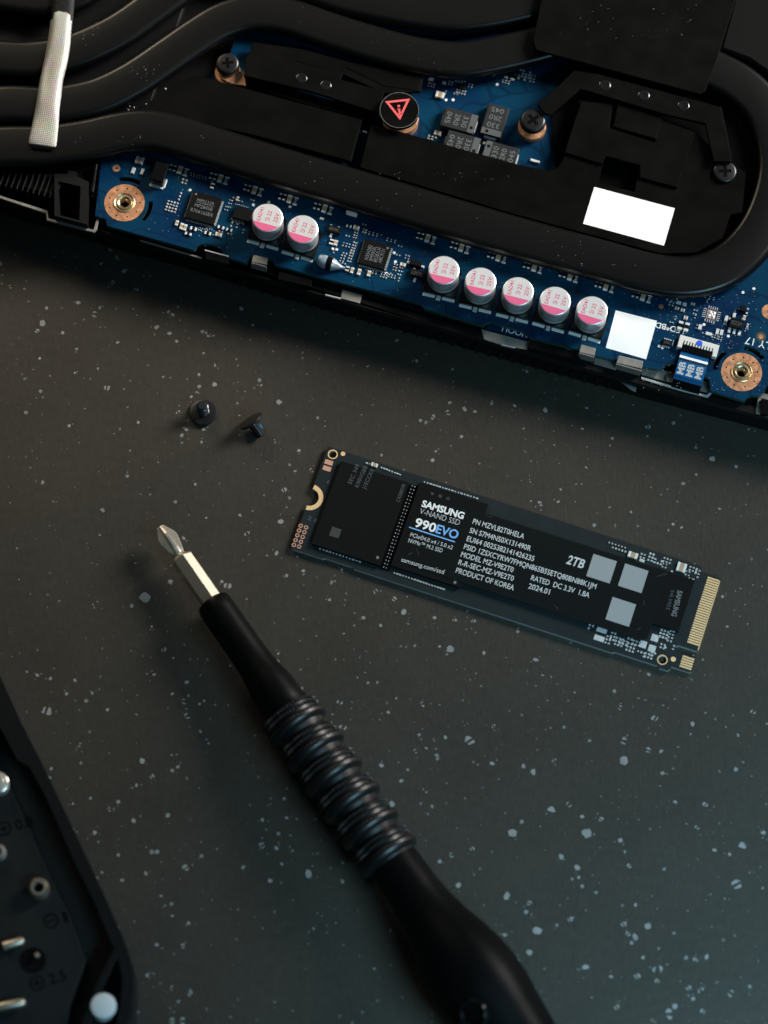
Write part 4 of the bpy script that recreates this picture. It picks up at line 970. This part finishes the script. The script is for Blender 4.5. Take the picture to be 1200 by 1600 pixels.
# clusters of tiny pads
mb = MB()
def gl(p, nx, ny, dx=.6, dy=.6, s=.28, keep=1.0): grid(p, nx, ny, dx, dy, s, LF, ZB, keep)
for a in (((288, 284), 2, 2, .7, .7, .42), ((268, 323), 4, 4, .62, .65, .36), ((281, 307), 1, 3, .5, .7, .36), ((310, 274), 6, 1, .6, .6, .2), ((310, 277.5), 6, 1, .6, .6, .2), ((330, 286), 1, 2), ((360, 316), 2, 4, .5, .7, .26), ((354, 326), 2, 2, .5, .7, .26),
          ((376, 315), 2, 1), ((394, 313), 2, 1), ((371, 344), 4, 1, .68, .5, .4), ((372, 348), 4, 1, .68, .5, .4), ((378, 322), 8, 1, .35, .5, .18), ((366, 352), 2, 2, 1.1, .7, .3), ((380, 362), 1, 2), ((318, 358), 4, 1, .5, .5, .2), ((326, 361), 3, 2, .5, .8, .2),
          ((359, 366), 2, 1), ((345, 362), 2, 1), ((312, 360), 2, 1, .45), ((335, 366), 2, 2, .4, .5, .2),
          ((583, 366), 5, 2, .8, .5, .28), ((570, 361), 2, 2), ((556, 366), 2, 4, .5, .55, .28), ((543, 369), 2, 1), ((541, 383), 3, 2), ((539, 396), 2, 1), ((535, 404), 2, 3), ((552, 388), 2, 5, .5, .6, .3), ((548, 400), 2, 5, .5, .6, .3), ((611, 376), 3, 2, .8, .5, .26),
          ((625, 385), 2, 1), ((569, 351), 2, 1), ((636, 402), 2, 2), ((617, 418), 2, 3, .55, .6, .28), ((625, 424), 2, 5, .5, .75, .3), ((600, 430), 3, 3, .55, .5, .28), ((612, 432), 3, 2, .6, .5, .28), ((585, 426), 2, 2, .6, .5, .28), ((623, 437), 1, 2), ((574, 423), 3, 1, .35, .5, .2),
          ((537, 412), 2, 1), ((521, 395), 1, 1), ((622, 399), 2, 1), ((608, 427), 2, 1),
          ((1050, 468), 3, 2, .9, .7, .3), ((1049, 475), 2, 2, .7, .6, .3), ((1086, 488), 2, 2, .5, .8, .3), ((1055, 497), 1, 2, .5, .6, .32), ((1086, 495), 1, 2), ((1103, 468), 2, 3, .6, .5, .28), ((1112, 466), 2, 2, .8, .5, .28), ((1100, 521), 2, 1), ((1117, 526), 3, 2, .5, .5, .26), ((1125, 529), 2, 2, .5, .5, .26), ((1133, 505), 2, 2, .4, .5, .24),
          ((1166, 516), 2, 2, .4, .5, .24), ((1090, 511), 2, 2, .4, .6, .24), ((1049, 504), 2, 1, .5, .5, .3),
          ((674, 133), 3, 2, .55, .6, .26), ((696, 145), 1, 2), ((704, 130), 2, 2), ((717, 128), 3, 1), ((725, 125), 2, 2), ((720, 144), 4, 2, .55, .6, .34), ((712, 147), 2, 1), ((735, 134), 2, 2), ((771, 118), 1, 1, .5, .5, .4), ((790, 128), 3, 2, .6, .5, .3), ((819, 118), 4, 4, .65, .62, .42), ((832, 123), 2, 3, .6, .7, .3), ((675, 216), 3, 2, .7, .6, .4), ((415, 150), 3, 1), ((548, 180), 3, 1),
          ((205, 170), 2, 2, .9, .8, .26), ((232, 166), 2, 2, 1.2, .5, .26), ((262, 140), 2, 1, .9, .5, .4)):
    gl(*a, keep=.95)
stuff(build(mb, 'solder_pad', M_bright, lap))
mb = MB()     # vias and print specks scattered over the board
for _ in range(420):
    if random.random() < .5: x, y = random.uniform(160, 1190), 0; y = 352 + (x - 167) * .268 - random.uniform(8, 125)
    else: x, y = random.uniform(1000, 1195), random.uniform(455, 610)
    c = L(x, y); mb.lathe(c[0], c[1], [(.05, ZB), (.05, ZB + .015), (0, ZB + .015)], 5, smooth=False)
for x, y in ((1141, 498), (1100, 507), (1161, 457), (1178, 451), (1042, 463), (1138, 525), (420 , 316), (453, 323), (809, 404), (864, 417), (697, 156), (708, 156), (777, 132), (1030, 541), (1035, 543.5), (616, 395), (618, 409), (604, 427), (396, 320), (297, 297)):
    c = L(x, y); mb.lathe(c[0], c[1], [(.3, ZB), (.3, ZB + .02), (0, ZB + .02)], 10, smooth=False)
stuff(flat(mb, 'via', M_white, lap))

# leaded parts
def small_ic(px, sx, sy, h, pins, label, m=M_chip, txt=None, a=0):
    zt = ZB + h; c = L(*px, zt); b = build(MB().box(c[0], c[1], ZB + .1, zt, sx, sy, a, .1), 'small_chip', m, lap, label)
    for dx, dy, w1, h1 in pins: build(MB().box(c[0] + dx, c[1] + dy, ZB, ZB + .3, w1, h1, 0, .08), 'lead', M_solder, b)
    if txt: flat(text_c(txt, c, 0, sx * .75, sy * .4, zt + .012), 'lettering', M_dimink, b)
small_ic((522, 358), 2.6, 1.4, .9, ((-.3, -1.15, .5, .9), (-.9, .9, .4, .4), (.7, .9, .4, .4)), 'small black chip beside the second capacitor', txt='S00K')
small_ic((650, 411), 2.3, 1.1, .8, ((-1.5, 0, .6, .5), (1.4, -.1, .6, .5)), 'small black chip left of the third capacitor')
small_ic((652, 427), 2.9, 1.5, .9, ((-.2, -1.2, .5, .9), (-.9, 1.0, .4, .5)), 'marked black chip under its neighbour left of the third capacitor', txt='L2C7L')
small_ic((379, 334), 3.6, 2.6, .9, (), 'black chip half hidden by the first capacitor')
small_ic((1151, 505), 2.7, 2.0, .9, ((-1.0, -1.5, .55, 1.1), (0, -1.5, .55, 1.1), (1.0, -1.5, .55, 1.1), (-.9, 1.35, .45, .8), (.9, 1.35, .45, .8)), 'black chip on three silver legs above the right mounting ring', txt='8222M')
small_ic((1162, 482), 1.1, 1.2, .8, ((.8, .4, .4, .3), (.8, -.5, .4, .3), (-.75, 0, .4, .3)), 'tiny black chip near the right edge')
small_ic((1042, 535), 1.6, 1.2, .6, tuple((dx, dy, .25, .35) for dx in (-.6, -.2, .2, .6) for dy in (-.75, .75)), 'tiny black chip under the board lettering', txt='22R6')
small_ic((722, 135), 1.2, 1.1, .6, (), 'tiny black chip right of the tan capacitor')
small_ic((801, 113), 2.1, 1.7, .7, ((-1.0, -1.1, .8, .4), (.3, -1.2, .8, .4)), 'small black chip below the upper heat pipe', txt='LS')
small_ic((249, 268), 2.7, 4.0, 2.4, ((.0, -2.25, 2.8, .7), (1.5, -1.2, .35, 1.9)), 'tall black inductor beside the left mounting ring', m=M_gloss)
c = L(1047.5, 534); build(MB().box(c[0] + .55, c[1] - .1, ZB, ZB + .02, .12, 1.3), 'printed_bar', M_white, lap)
c = L(549.5, 335.5); build(MB().box(c[0], c[1], ZB, ZB + 1.2, 2.1, .55, 0, .08), 'ceramic_chip', M_cream, lap)
# empty landing pattern with a copper centre
c = L(1111.5, 491.5); ep = build(MB().box(c[0], c[1], ZB, ZB + .03, 1.75, 1.75), 'empty_chip_pad', M_copperpad, lap)
mb = MB()
for x, y in ((-.4, -.35), (.4, .35), (-.35, .4), (.42, -.4), (0, 0)): mb.lathe(c[0] + x, c[1] + y, [(.4, ZB + .03), (.3, ZB + .12), (0, ZB + .16)], 9)
for k in range(5):
    q = (k - 2) * .42
    for dx, dy, w1, h1 in ((1.4, q, .65, .16), (-1.4, q, .65, .16), (q, 1.4, .16, .65), (q, -1.4, .16, .65)): mb.box(c[0] + dx, c[1] + dy, ZB, ZB + .06, w1, h1)
stuff(build(mb, 'solder_pad', M_bright, ep))
# glass diode
dm = MB(); p = L(495, 405, ZB + 1.3); q = L(540, 417, ZB + .9); n = 24
prof = [(0, .2), (.25, .9), (.8, 1.25), (1.6, 1.38), (2.1, 1.3), (2.1, 1.22), (3.1, 1.22), (3.1, 1.3), (3.6, 1.15), (4.4, .7), (5.0, .35), (5.4, .28), (5.7, .25), (5.7, 0)]
P = []; F = []
for x, r in prof:
    for i in range(n):
        t = 2 * math.pi * i / n; P.append((p[0] + x, p[1] + r * math.cos(t), ZB + 1.25 - .12 * x + r * math.sin(t) * .95))
for k in range(len(prof) - 1):
    for i in range(n): F.append([k * n + i, k * n + (i + 1) % n, k * n + n + (i + 1) % n, k * n + n + i])
dm.add(P, F, 0, True)
dio = build(dm, 'glass_diode', M_diode, lap)
xlb = MB(); P = []
for x, r in ((2.05, 1.25), (2.05, 1.42), (3.05, 1.40), (3.05, 1.2)):
    for i in range(n):
        t = 2 * math.pi * i / n; P.append((p[0] + x, p[1] + r * math.cos(t), ZB + 1.25 - .12 * x + r * math.sin(t) * .95))
xlb.add(P, [[k * n + i, k * n + (i + 1) % n, k * n + n + (i + 1) % n, k * n + n + i] for k in range(3) for i in range(n)], 0, True)
build(xlb, 'band', M_gloss, dio)
# board lettering
flat(text_mb('LED*BD', L(1070, 514), L(1025, 503), 1.15, ZB + .02, .012), 'lettering', M_white, mbd)
flat(text_mb('JULY 17', L(1222, 540), L(1166, 526), 1.5, ZB + .02, .0), 'lettering', M_white, mbd)
flat(text_mb('F11.', L(1075, 457), L(1055, 453), 1.0, ZB + .02, .0), 'lettering', M_white, mbd)

# ribbon connector and ribbon cable
cA, cB, cC, cD = L(1062.5, 523, ZB + 1.2), L(1124.7, 539, ZB + 1.2), L(1119, 558, ZB + 1.2), L(1058, 542, ZB + 1.2)
x0, x1 = (cA[0] + cD[0]) / 2, (cB[0] + cC[0]) / 2; yt, yb = (cA[1] + cB[1]) / 2, (cC[1] + cD[1]) / 2
con = build(MB().prism([(x0, yb + .0), (x0 + .9, yb), (x0 + .9, yb + .9), (x1 - .9, yb + .9), (x1 - .9, yb), (x1, yb), (x1, yt), (x0, yt)], ZB, ZB + 1.2, .08), 'ribbon_connector', M_cream, lap)
build(MB().box((x0 + x1) / 2, yb + .25, ZB + .2, ZB + 1.0, x1 - x0 - 1.7, 1.4, 0, .1), 'latch', M_gloss, con)
tt = None
for i in range(11):
    x = x0 + 1.1 + i * (x1 - x0 - 2.2) / 10
    if tt is None: tt = build(MB().box(x, yb + 1.25, ZB + .9, ZB + 1.24, .22, .8, 0, .04), 'contact_slot', M_dark, con)
    else: o_ = dup(tt, (x, yb + 1.25, ZB + .9))
q = L(1093, 536, ZB + 1.3); flat(MB().lathe(q[0], q[1], [(.62, ZB + 1.2), (.6, ZB + 1.27), (0, ZB + 1.3)], 16), 'blue_dot', M_bluedot, con)
f0, f1 = L(1062.5, 552, ZB + .9), L(1107, 564, ZB + .9); xa, xb = f0[0] + .1, f1[0]
ya = (f0[1] + f1[1]) / 2
prf = [(ya + 1.2, ZB + .7), (ya, ZB + .75), (ya - 2, ZB + .8), (ya - 4.4, ZB + .55), (ya - 5.1, ZB + .1), (ya - 6.0, ZB - 1.0), (ya - 6.9, ZB - 3.0)]
mb = MB()
for k, ((y_, z_), (y2, z2)) in enumerate(zip(prf, prf[1:])):
    mb.add([(xa, y_, z_), (xb, y_, z_), (xb, y2, z2), (xa, y2, z2)], [[0, 1, 2, 3]], 1 if k >= 4 else 0)
rib = build(mb, 'ribbon_cable', [M_ffc, M_gloss], lap); rib.modifiers.new('thick', 'SOLIDIFY').thickness = .00012
mb = MB(); mb.box((xa + xb) / 2, ya - .55, ZB + .87, ZB + .89, xb - xa, .5); flat(mb, 'white_stripe', M_label, rib)
mb = MB(); mb.add([(xa + .02, ya - .85, ZB + .895), (xb - .02, ya - .85, ZB + .895), (xb - .02, ya - 2.0, ZB + .915), (xa + .02, ya - 2.0, ZB + .915)], [[0, 1, 2, 3]]); flat(mb, 'dark_band', M_ffcdark, rib)
mb = MB()
for k in range(3): text_c('MB', (xa + .95 + k * 1.75, ya - 2.85), 90, 2.5, 1.25, ZB + .93, .03, mb=mb)
# follow the slight slope of the cable
mb.v = [(x, y, ZB + .93 - max(0, (ya - 2.0 - y)) * .1) for x, y, z in mb.v]
flat(mb, 'lettering', M_wink, rib)

# spring clips and metalwork along the open edge
def clip(px4, z, drop, label, m=M_steel):
    """flat top tongue that bends down at its outer edge"""
    a, b, c_, d = C(px4, z); mb = MB(); th = .25
    mb.prism([a, b, c_, d], z - th, z, .08)
    x0, x1, y = d[0], c_[0], min(c_[1], d[1])
    mb.prism([(x0, y + .02), (x1, y + .02), (x1, y - .28), (x0, y - .28)], z - drop, z - .12, .08)
    return build(mb, 'spring_clip', m, lap, label)
clip([(396, 398), (419, 403), (417, 414), (393, 409)], 10.9, 2.6, 'spring clip beside the first pair of capacitors')
clip([(908, 538), (931, 544), (929, 556), (905, 550)], 10.9, 2.6, 'spring clip under the last capacitors')
clip([(967, 555), (1005, 564), (1003, 576), (963, 567)], 10.9, 3.0, 'wide spring clip beside the white square label')
blk = lambda pts, z, th, m=M_gloss, name='black_tab', label=None, b=.06: pprism(name, pts, z, th, m, b, label=label)
tab = blk([(320, 391), (357, 401), (358, 413), (322, 405)], 10.4, 2.4, M_gloss, label='tall black tab beside the first spring clip')
pprism('tab_edge', [(320, 389.5), (357, 399.5), (357.5, 401.5), (320, 391.5)], 10.5, .3, M_bright, .02, parent=tab)
blk([(436, 424), (487, 437), (486, 448), (434, 436)], 9.6, 2.0, M_gloss, label='black housing block between spring clips')
blk([(828, 532), (908, 552), (906, 563), (825, 544)], 9.4, 2.0, M_gloss, label='long black housing block under the capacitors')
pprism('metal_plate', [(752, 514), (822, 533), (828, 531), (824, 546), (790, 541), (756, 530)], 8.5, .3, M_steel, .05)
pprism('metal_lip', [(783, 537), (805, 542), (805, 544), (783, 539)], 8.9, .4, M_bright, .05)
pprism('metal_bracket', [(535, 452), (566, 461), (562, 474), (532, 466)], 8.6, .3, M_steel, .06)
pprism('metal_lip', [(508, 459), (532, 465), (532, 467.5), (508, 461.5)], 8.7, .4, M_bright, .08)
pprism('metal_plate', [(886, 540), (908, 545), (906, 558), (882, 552)], 8.6, .3, M_steel, .05)
pprism('metal_plate', [(930, 553), (967, 563), (962, 578), (928, 568)], 8.6, .3, M_steel, .05)
pprism('metal_plate', [(1002, 570), (1060, 584), (1112, 598), (1111, 618), (1106, 622), (1062, 611), (1002, 590)], 7.9, .3, M_steel, .05)
pprism('metal_lip', [(1002, 588.5), (1062, 606.5), (1104, 617), (1109, 613), (1110, 601), (1111.5, 601), (1111.5, 615), (1106, 621), (1062, 610), (1002, 592)], 8.6, .7, M_bright, .03)
pprism('metal_foot', [(1041, 588), (1055, 591), (1053, 599), (1041, 595)], 8.6, .4, M_steel, .05)
pprism('metal_lip', [(219, 374), (316, 402), (315, 404.5), (219, 376.5)], 8.6, .5, M_steel, .03)
pprism('metal_lip', [(-20, 299), (74, 329), (76, 341), (146, 359), (151, 342), (155, 342), (151, 359), (147, 363), (73, 344), (72, 333), (-20, 303)], 9.4, .5, M_steel, .03)
pprism('metal_corner', [(1186, 612), (1210, 618), (1210, 655), (1181, 646), (1181, 640)], 8.4, .5, M_steel, .08)
blk([(1190, 622), (1215, 628), (1215, 652), (1189, 646)], 9.4, 1.0, M_gloss, name='black_port')
pprism('tape_sliver', [(955, 586), (962, 587), (995, 606), (993, 613), (986, 609)], 7.6, .06, M_clear, 0)
build(MB().prism([(-69, 58), (18, 58), (50, 72), (80, 73), (110, 88), (144, 94), (144, 105), (-69, 105)], 7.0, 12.8, .4), 'rear_cover', M_shell, lap)
# socket frame at the left end, fins and rails beside it
fr_o = C([(85, 271), (105, 272), (107, 265), (120, 269), (120, 276), (139, 284), (137, 351), (85, 337)], 11.2); fr_i = C([(91, 283), (126, 291), (124, 344), (93, 336)], 11.2)
fill_holes(fr_o, [fr_i], 7.2, 11.2, 'socket_frame', [M_caserim, M_caserim], lap)
fin = None
for i in range(13):
    c = L(-12 + 8.6 * i, 268 + 2.2 * i, 10.8)
    if fin is None: fin = build(MB().box(c[0], c[1], 7.2, 10.8, .25, 4.6, 0, .06), 'cooling_fin', M_shell, lap)
    else: dup(fin, (c[0], c[1], 7.2))
a_ = L(30, 277, 10.3); build(MB().box(a_[0] - 2, a_[1] + .5, 7.1, 10.25, 20, 4.4, 0, .1), 'fin_block', M_shell, lap)
pprism('rail', [(148, 255), (152, 256), (146, 300), (141, 299)], 11.2, 1.5, M_gloss, .1)
build(MB().box(-33, 35, 6.9, 9.4, 66, 60, 0, .2), 'fan_housing', M_shell, lap)
# dust on the black metal
mb = MB()
def dust(x, y, z, s):
    q = L(x, y, z); n = random.choice((3, 4, 5)); e = random.uniform(.3, 1); t0 = random.uniform(0, 3.1)
    pts = [rot2(s * math.cos(6.283 * i / n), s * e * math.sin(6.283 * i / n), t0) for i in range(n)]
    mb.add([(q[0] + a, q[1] + b, z + .02) for a, b in pts], [list(range(n))])
for _ in range(34): dust(random.uniform(860, 1110), random.uniform(5, 75), 15.6, random.uniform(.03, .1))
for _ in range(60):
    x = random.uniform(300, 1020); dust(x, 262 + (x - 450) * .293 + random.uniform(-20, 20), 13.8, random.uniform(.03, .1))
for _ in range(30): dust(random.uniform(590, 850), random.uniform(268, 282) , 13.3, random.uniform(.03, .08))
for _ in range(34): dust(random.uniform(10, 230), random.uniform(212, 226), 13.8, random.uniform(.03, .08))
for _ in range(26): dust(random.gauss(225, 12), random.gauss(110, 7), 13.8, random.uniform(.03, .09))
for _ in range(24): dust(random.gauss(142, 10), random.gauss(48, 10) + 5, 13.8, random.uniform(.03, .09))
for _ in range(26):
    x = random.uniform(450, 690); dust(x, 22 + (x - 450) * .3 + random.uniform(-18, 18), 13.8, random.uniform(.03, .08))
stuff(flat(mb, 'dust', M_dust, lap))

# ================================================================ BIT CASE
ZR = 13.0; ZF = 9.0
case_px = [(-60, 930), (3, 1060), (34, 1129), (69, 1198), (113, 1290), (155, 1380), (192, 1462), (204, 1495), (210, 1520), (211, 1545), (207, 1580), (196, 1625), (175, 1670), (120, 1720), (-60, 1800)]
oc = [(p_.x, p_.y) for p_ in (W(x, y, ZR - 1.5) for x, y in case_px)]
co = W(60, 1450, 0); co = Vector((co.x, co.y, 0)); CA = 0
case = thing('bit_case', co, 0, 'black plastic bit case at the lower left with a white round button in its corner', 'bit case')
loc = lambda x, y, z: tuple((W(x, y, z) - co)[:2])
cp = [(x - co.x, y - co.y) for x, y in oc]
cin = [loc(x, y, ZR) for x, y in ((-70, 1010), (-10, 1120), (26, 1187), (45, 1198), (69, 1242), (113, 1342), (144, 1404), (177, 1483), (148, 1541), (127, 1600), (118, 1680), (-60, 1730))]
cin2 = [loc(x, y, ZR) for x, y in ((183, 1497), (190, 1530), (187, 1575), (176, 1620), (165, 1660), (135, 1672), (142, 1600), (160, 1543))]
build(MB().prism(cp, .3, ZF - .6, .3), 'case_floor', M_case, case)
rimo = fill_holes([*cp], [cin, cin2], ZF - .6, ZR, 'case_rim', [M_caserim, M_caserim], case)
bvm = rimo.modifiers.new('b', 'BEVEL'); bvm.width = .0007; bvm.segments = 3; bvm.limit_method = 'ANGLE'; bvm.angle_limit = rad(50)
ins = [loc(x, y, ZF + 1.4) for x, y in ((-90, 1040), (-20, 1150), (14, 1215), (32, 1260), (80, 1365), (112, 1430), (135, 1500), (110, 1570), (95, 1700), (-60, 1730))]
ins = [(x, y) for x, y in ins]
floor = build(MB().prism(ins, ZF - .6, ZF + 1.2, .5), 'bit_insert', M_case, case)
q = loc(161, 1571, ZR + .5)
build(MB().lathe(q[0], q[1], [(2.35, ZF - .6), (2.35, ZR + .1), (2.2, ZR + .45), (1.8, ZR + .6), (0, ZR + .65)], 32), 'round_button', M_knob, case)
M_emb = mat('embossed_mark', (.0012, .0014, .0016), .7, spec=.1)
M_polish = mat('polished_bit', (.80, .76, .68), .22, metal=.6)
ZI = ZF + 1.22
def mark(px, sym, L_):
    c = loc(*px, ZI); m = MB(); a = rad(20)
    for k in range(24):
        a1, a2 = 2 * math.pi * k / 24, 2 * math.pi * (k + 1) / 24
        m.add([(c[0] + r * math.cos(t), c[1] + r * math.sin(t), ZI) for t, r in ((a1, 1.05), (a1, 1.4), (a2, 1.4), (a2, 1.05))], [[0, 1, 2, 3]])
    m.box(c[0], c[1], ZI - .05, ZI, 1.5, .35, a)
    if L_ > 1: m.box(c[0], c[1], ZI - .05, ZI, .35, 1.5, a)
    d = (math.cos(a), math.sin(a)); p0 = (c[0] + d[0] * 2.1 + .4, c[1] + d[1] * 2.1 - .9)
    text_mb(sym, p0, (p0[0] + d[0] * L_, p0[1] + d[1] * L_), 1.9, ZI, .02, mb=m)
    flat(m, 'embossed_mark', M_emb, floor)
mark((80, 1439), '1', .9); mark((58, 1536), '2.5', 3.2); mark((6, 1295), '0.8', 3.2)
# sockets: dark round holes with a raised collar, one below each standing bit
def socket(px, r=1.9):
    c = loc(*px, ZI); build(MB().lathe(c[0], c[1], [(r, ZI), (r, ZI + .15), (r * .8, ZI + .16), (r * .78, ZI + .05), (0, ZI + .03)], 28), 'socket', M_emb, floor); return c
def bit_thing(px, z, label, standing=True, r=1.3, ln=7, lean=(0, 0), hollow=False, mt=None):
    c = W(*px, z); t = thing('screwdriver_bit', (c.x, c.y, z), 0, label, 'screwdriver bit', 'bits in the case')
    X = Vector((lean[0], lean[1], 1.0 if standing else .12)).normalized()
    set_axes(t, (c.x, c.y, z), X, (.2, 1, .1))
    if hollow:
        g = xl([(-ln, 0), (-ln, r), (-.7, r), (0, r * .72), (0, r * .5), (-1.2, r * .5), (-1.2, 0)], 28); build(g, 'shank', mt or M_polish, t, keep=True)
        g = xl([(-1.15, 0), (-1.15, r * .48), (-1.1, 0)], 16); build(g, 'recess', M_dark, t, keep=True)
    else:
        g = xl([(-ln, 0), (-ln, r), (-.3, r), (0, r * .75), (0, 0)], 24); build(g, 'shank', mt or M_bit, t, keep=True)
        g = xl([(0, r * .6), (.25, r * .55), (.3, 0)], 16); build(g, 'tip', mt or M_bit, t, keep=True)
    return t
socket((62, 1388), 2.2); bit_thing((60, 1386), ZI + 2.6, 'hollow bright bit end standing in its socket above the mark 1', r=1.95, ln=2.5, hollow=True, mt=M_bit)
bit_thing((-4, 1222), ZI + 3.2, 'bright round bit end cut by the left edge, above the others', r=2.0, ln=3.1, hollow=False, mt=M_polish)
bit_thing((36, 1470), ZI + 1.2, 'thin pale bit leaning beside the dark socket', standing=False, r=.82, ln=3.6, lean=(.95, .3))
socket((52, 1500), 2.3); bit_thing((57, 1492), ZI + 1.2, 'short pale bit tip sunk in the dark socket', r=.55, ln=1.1)
bit_thing((38, 1566), ZI + 1.4, 'long pale bit lying lowest in the case', standing=False, r=.85, ln=5.0, lean=(.95, .22))
bit_thing((-4, 1330), ZI + 2.2, 'dark bit end half cut by the left edge, in the middle of the column', r=1.5, ln=2.1, hollow=True, mt=M_steel)

print('objects', len(bpy.data.objects), 'tris', sum(len(o.data.polygons) for o in bpy.data.objects if o.type == 'MESH'))
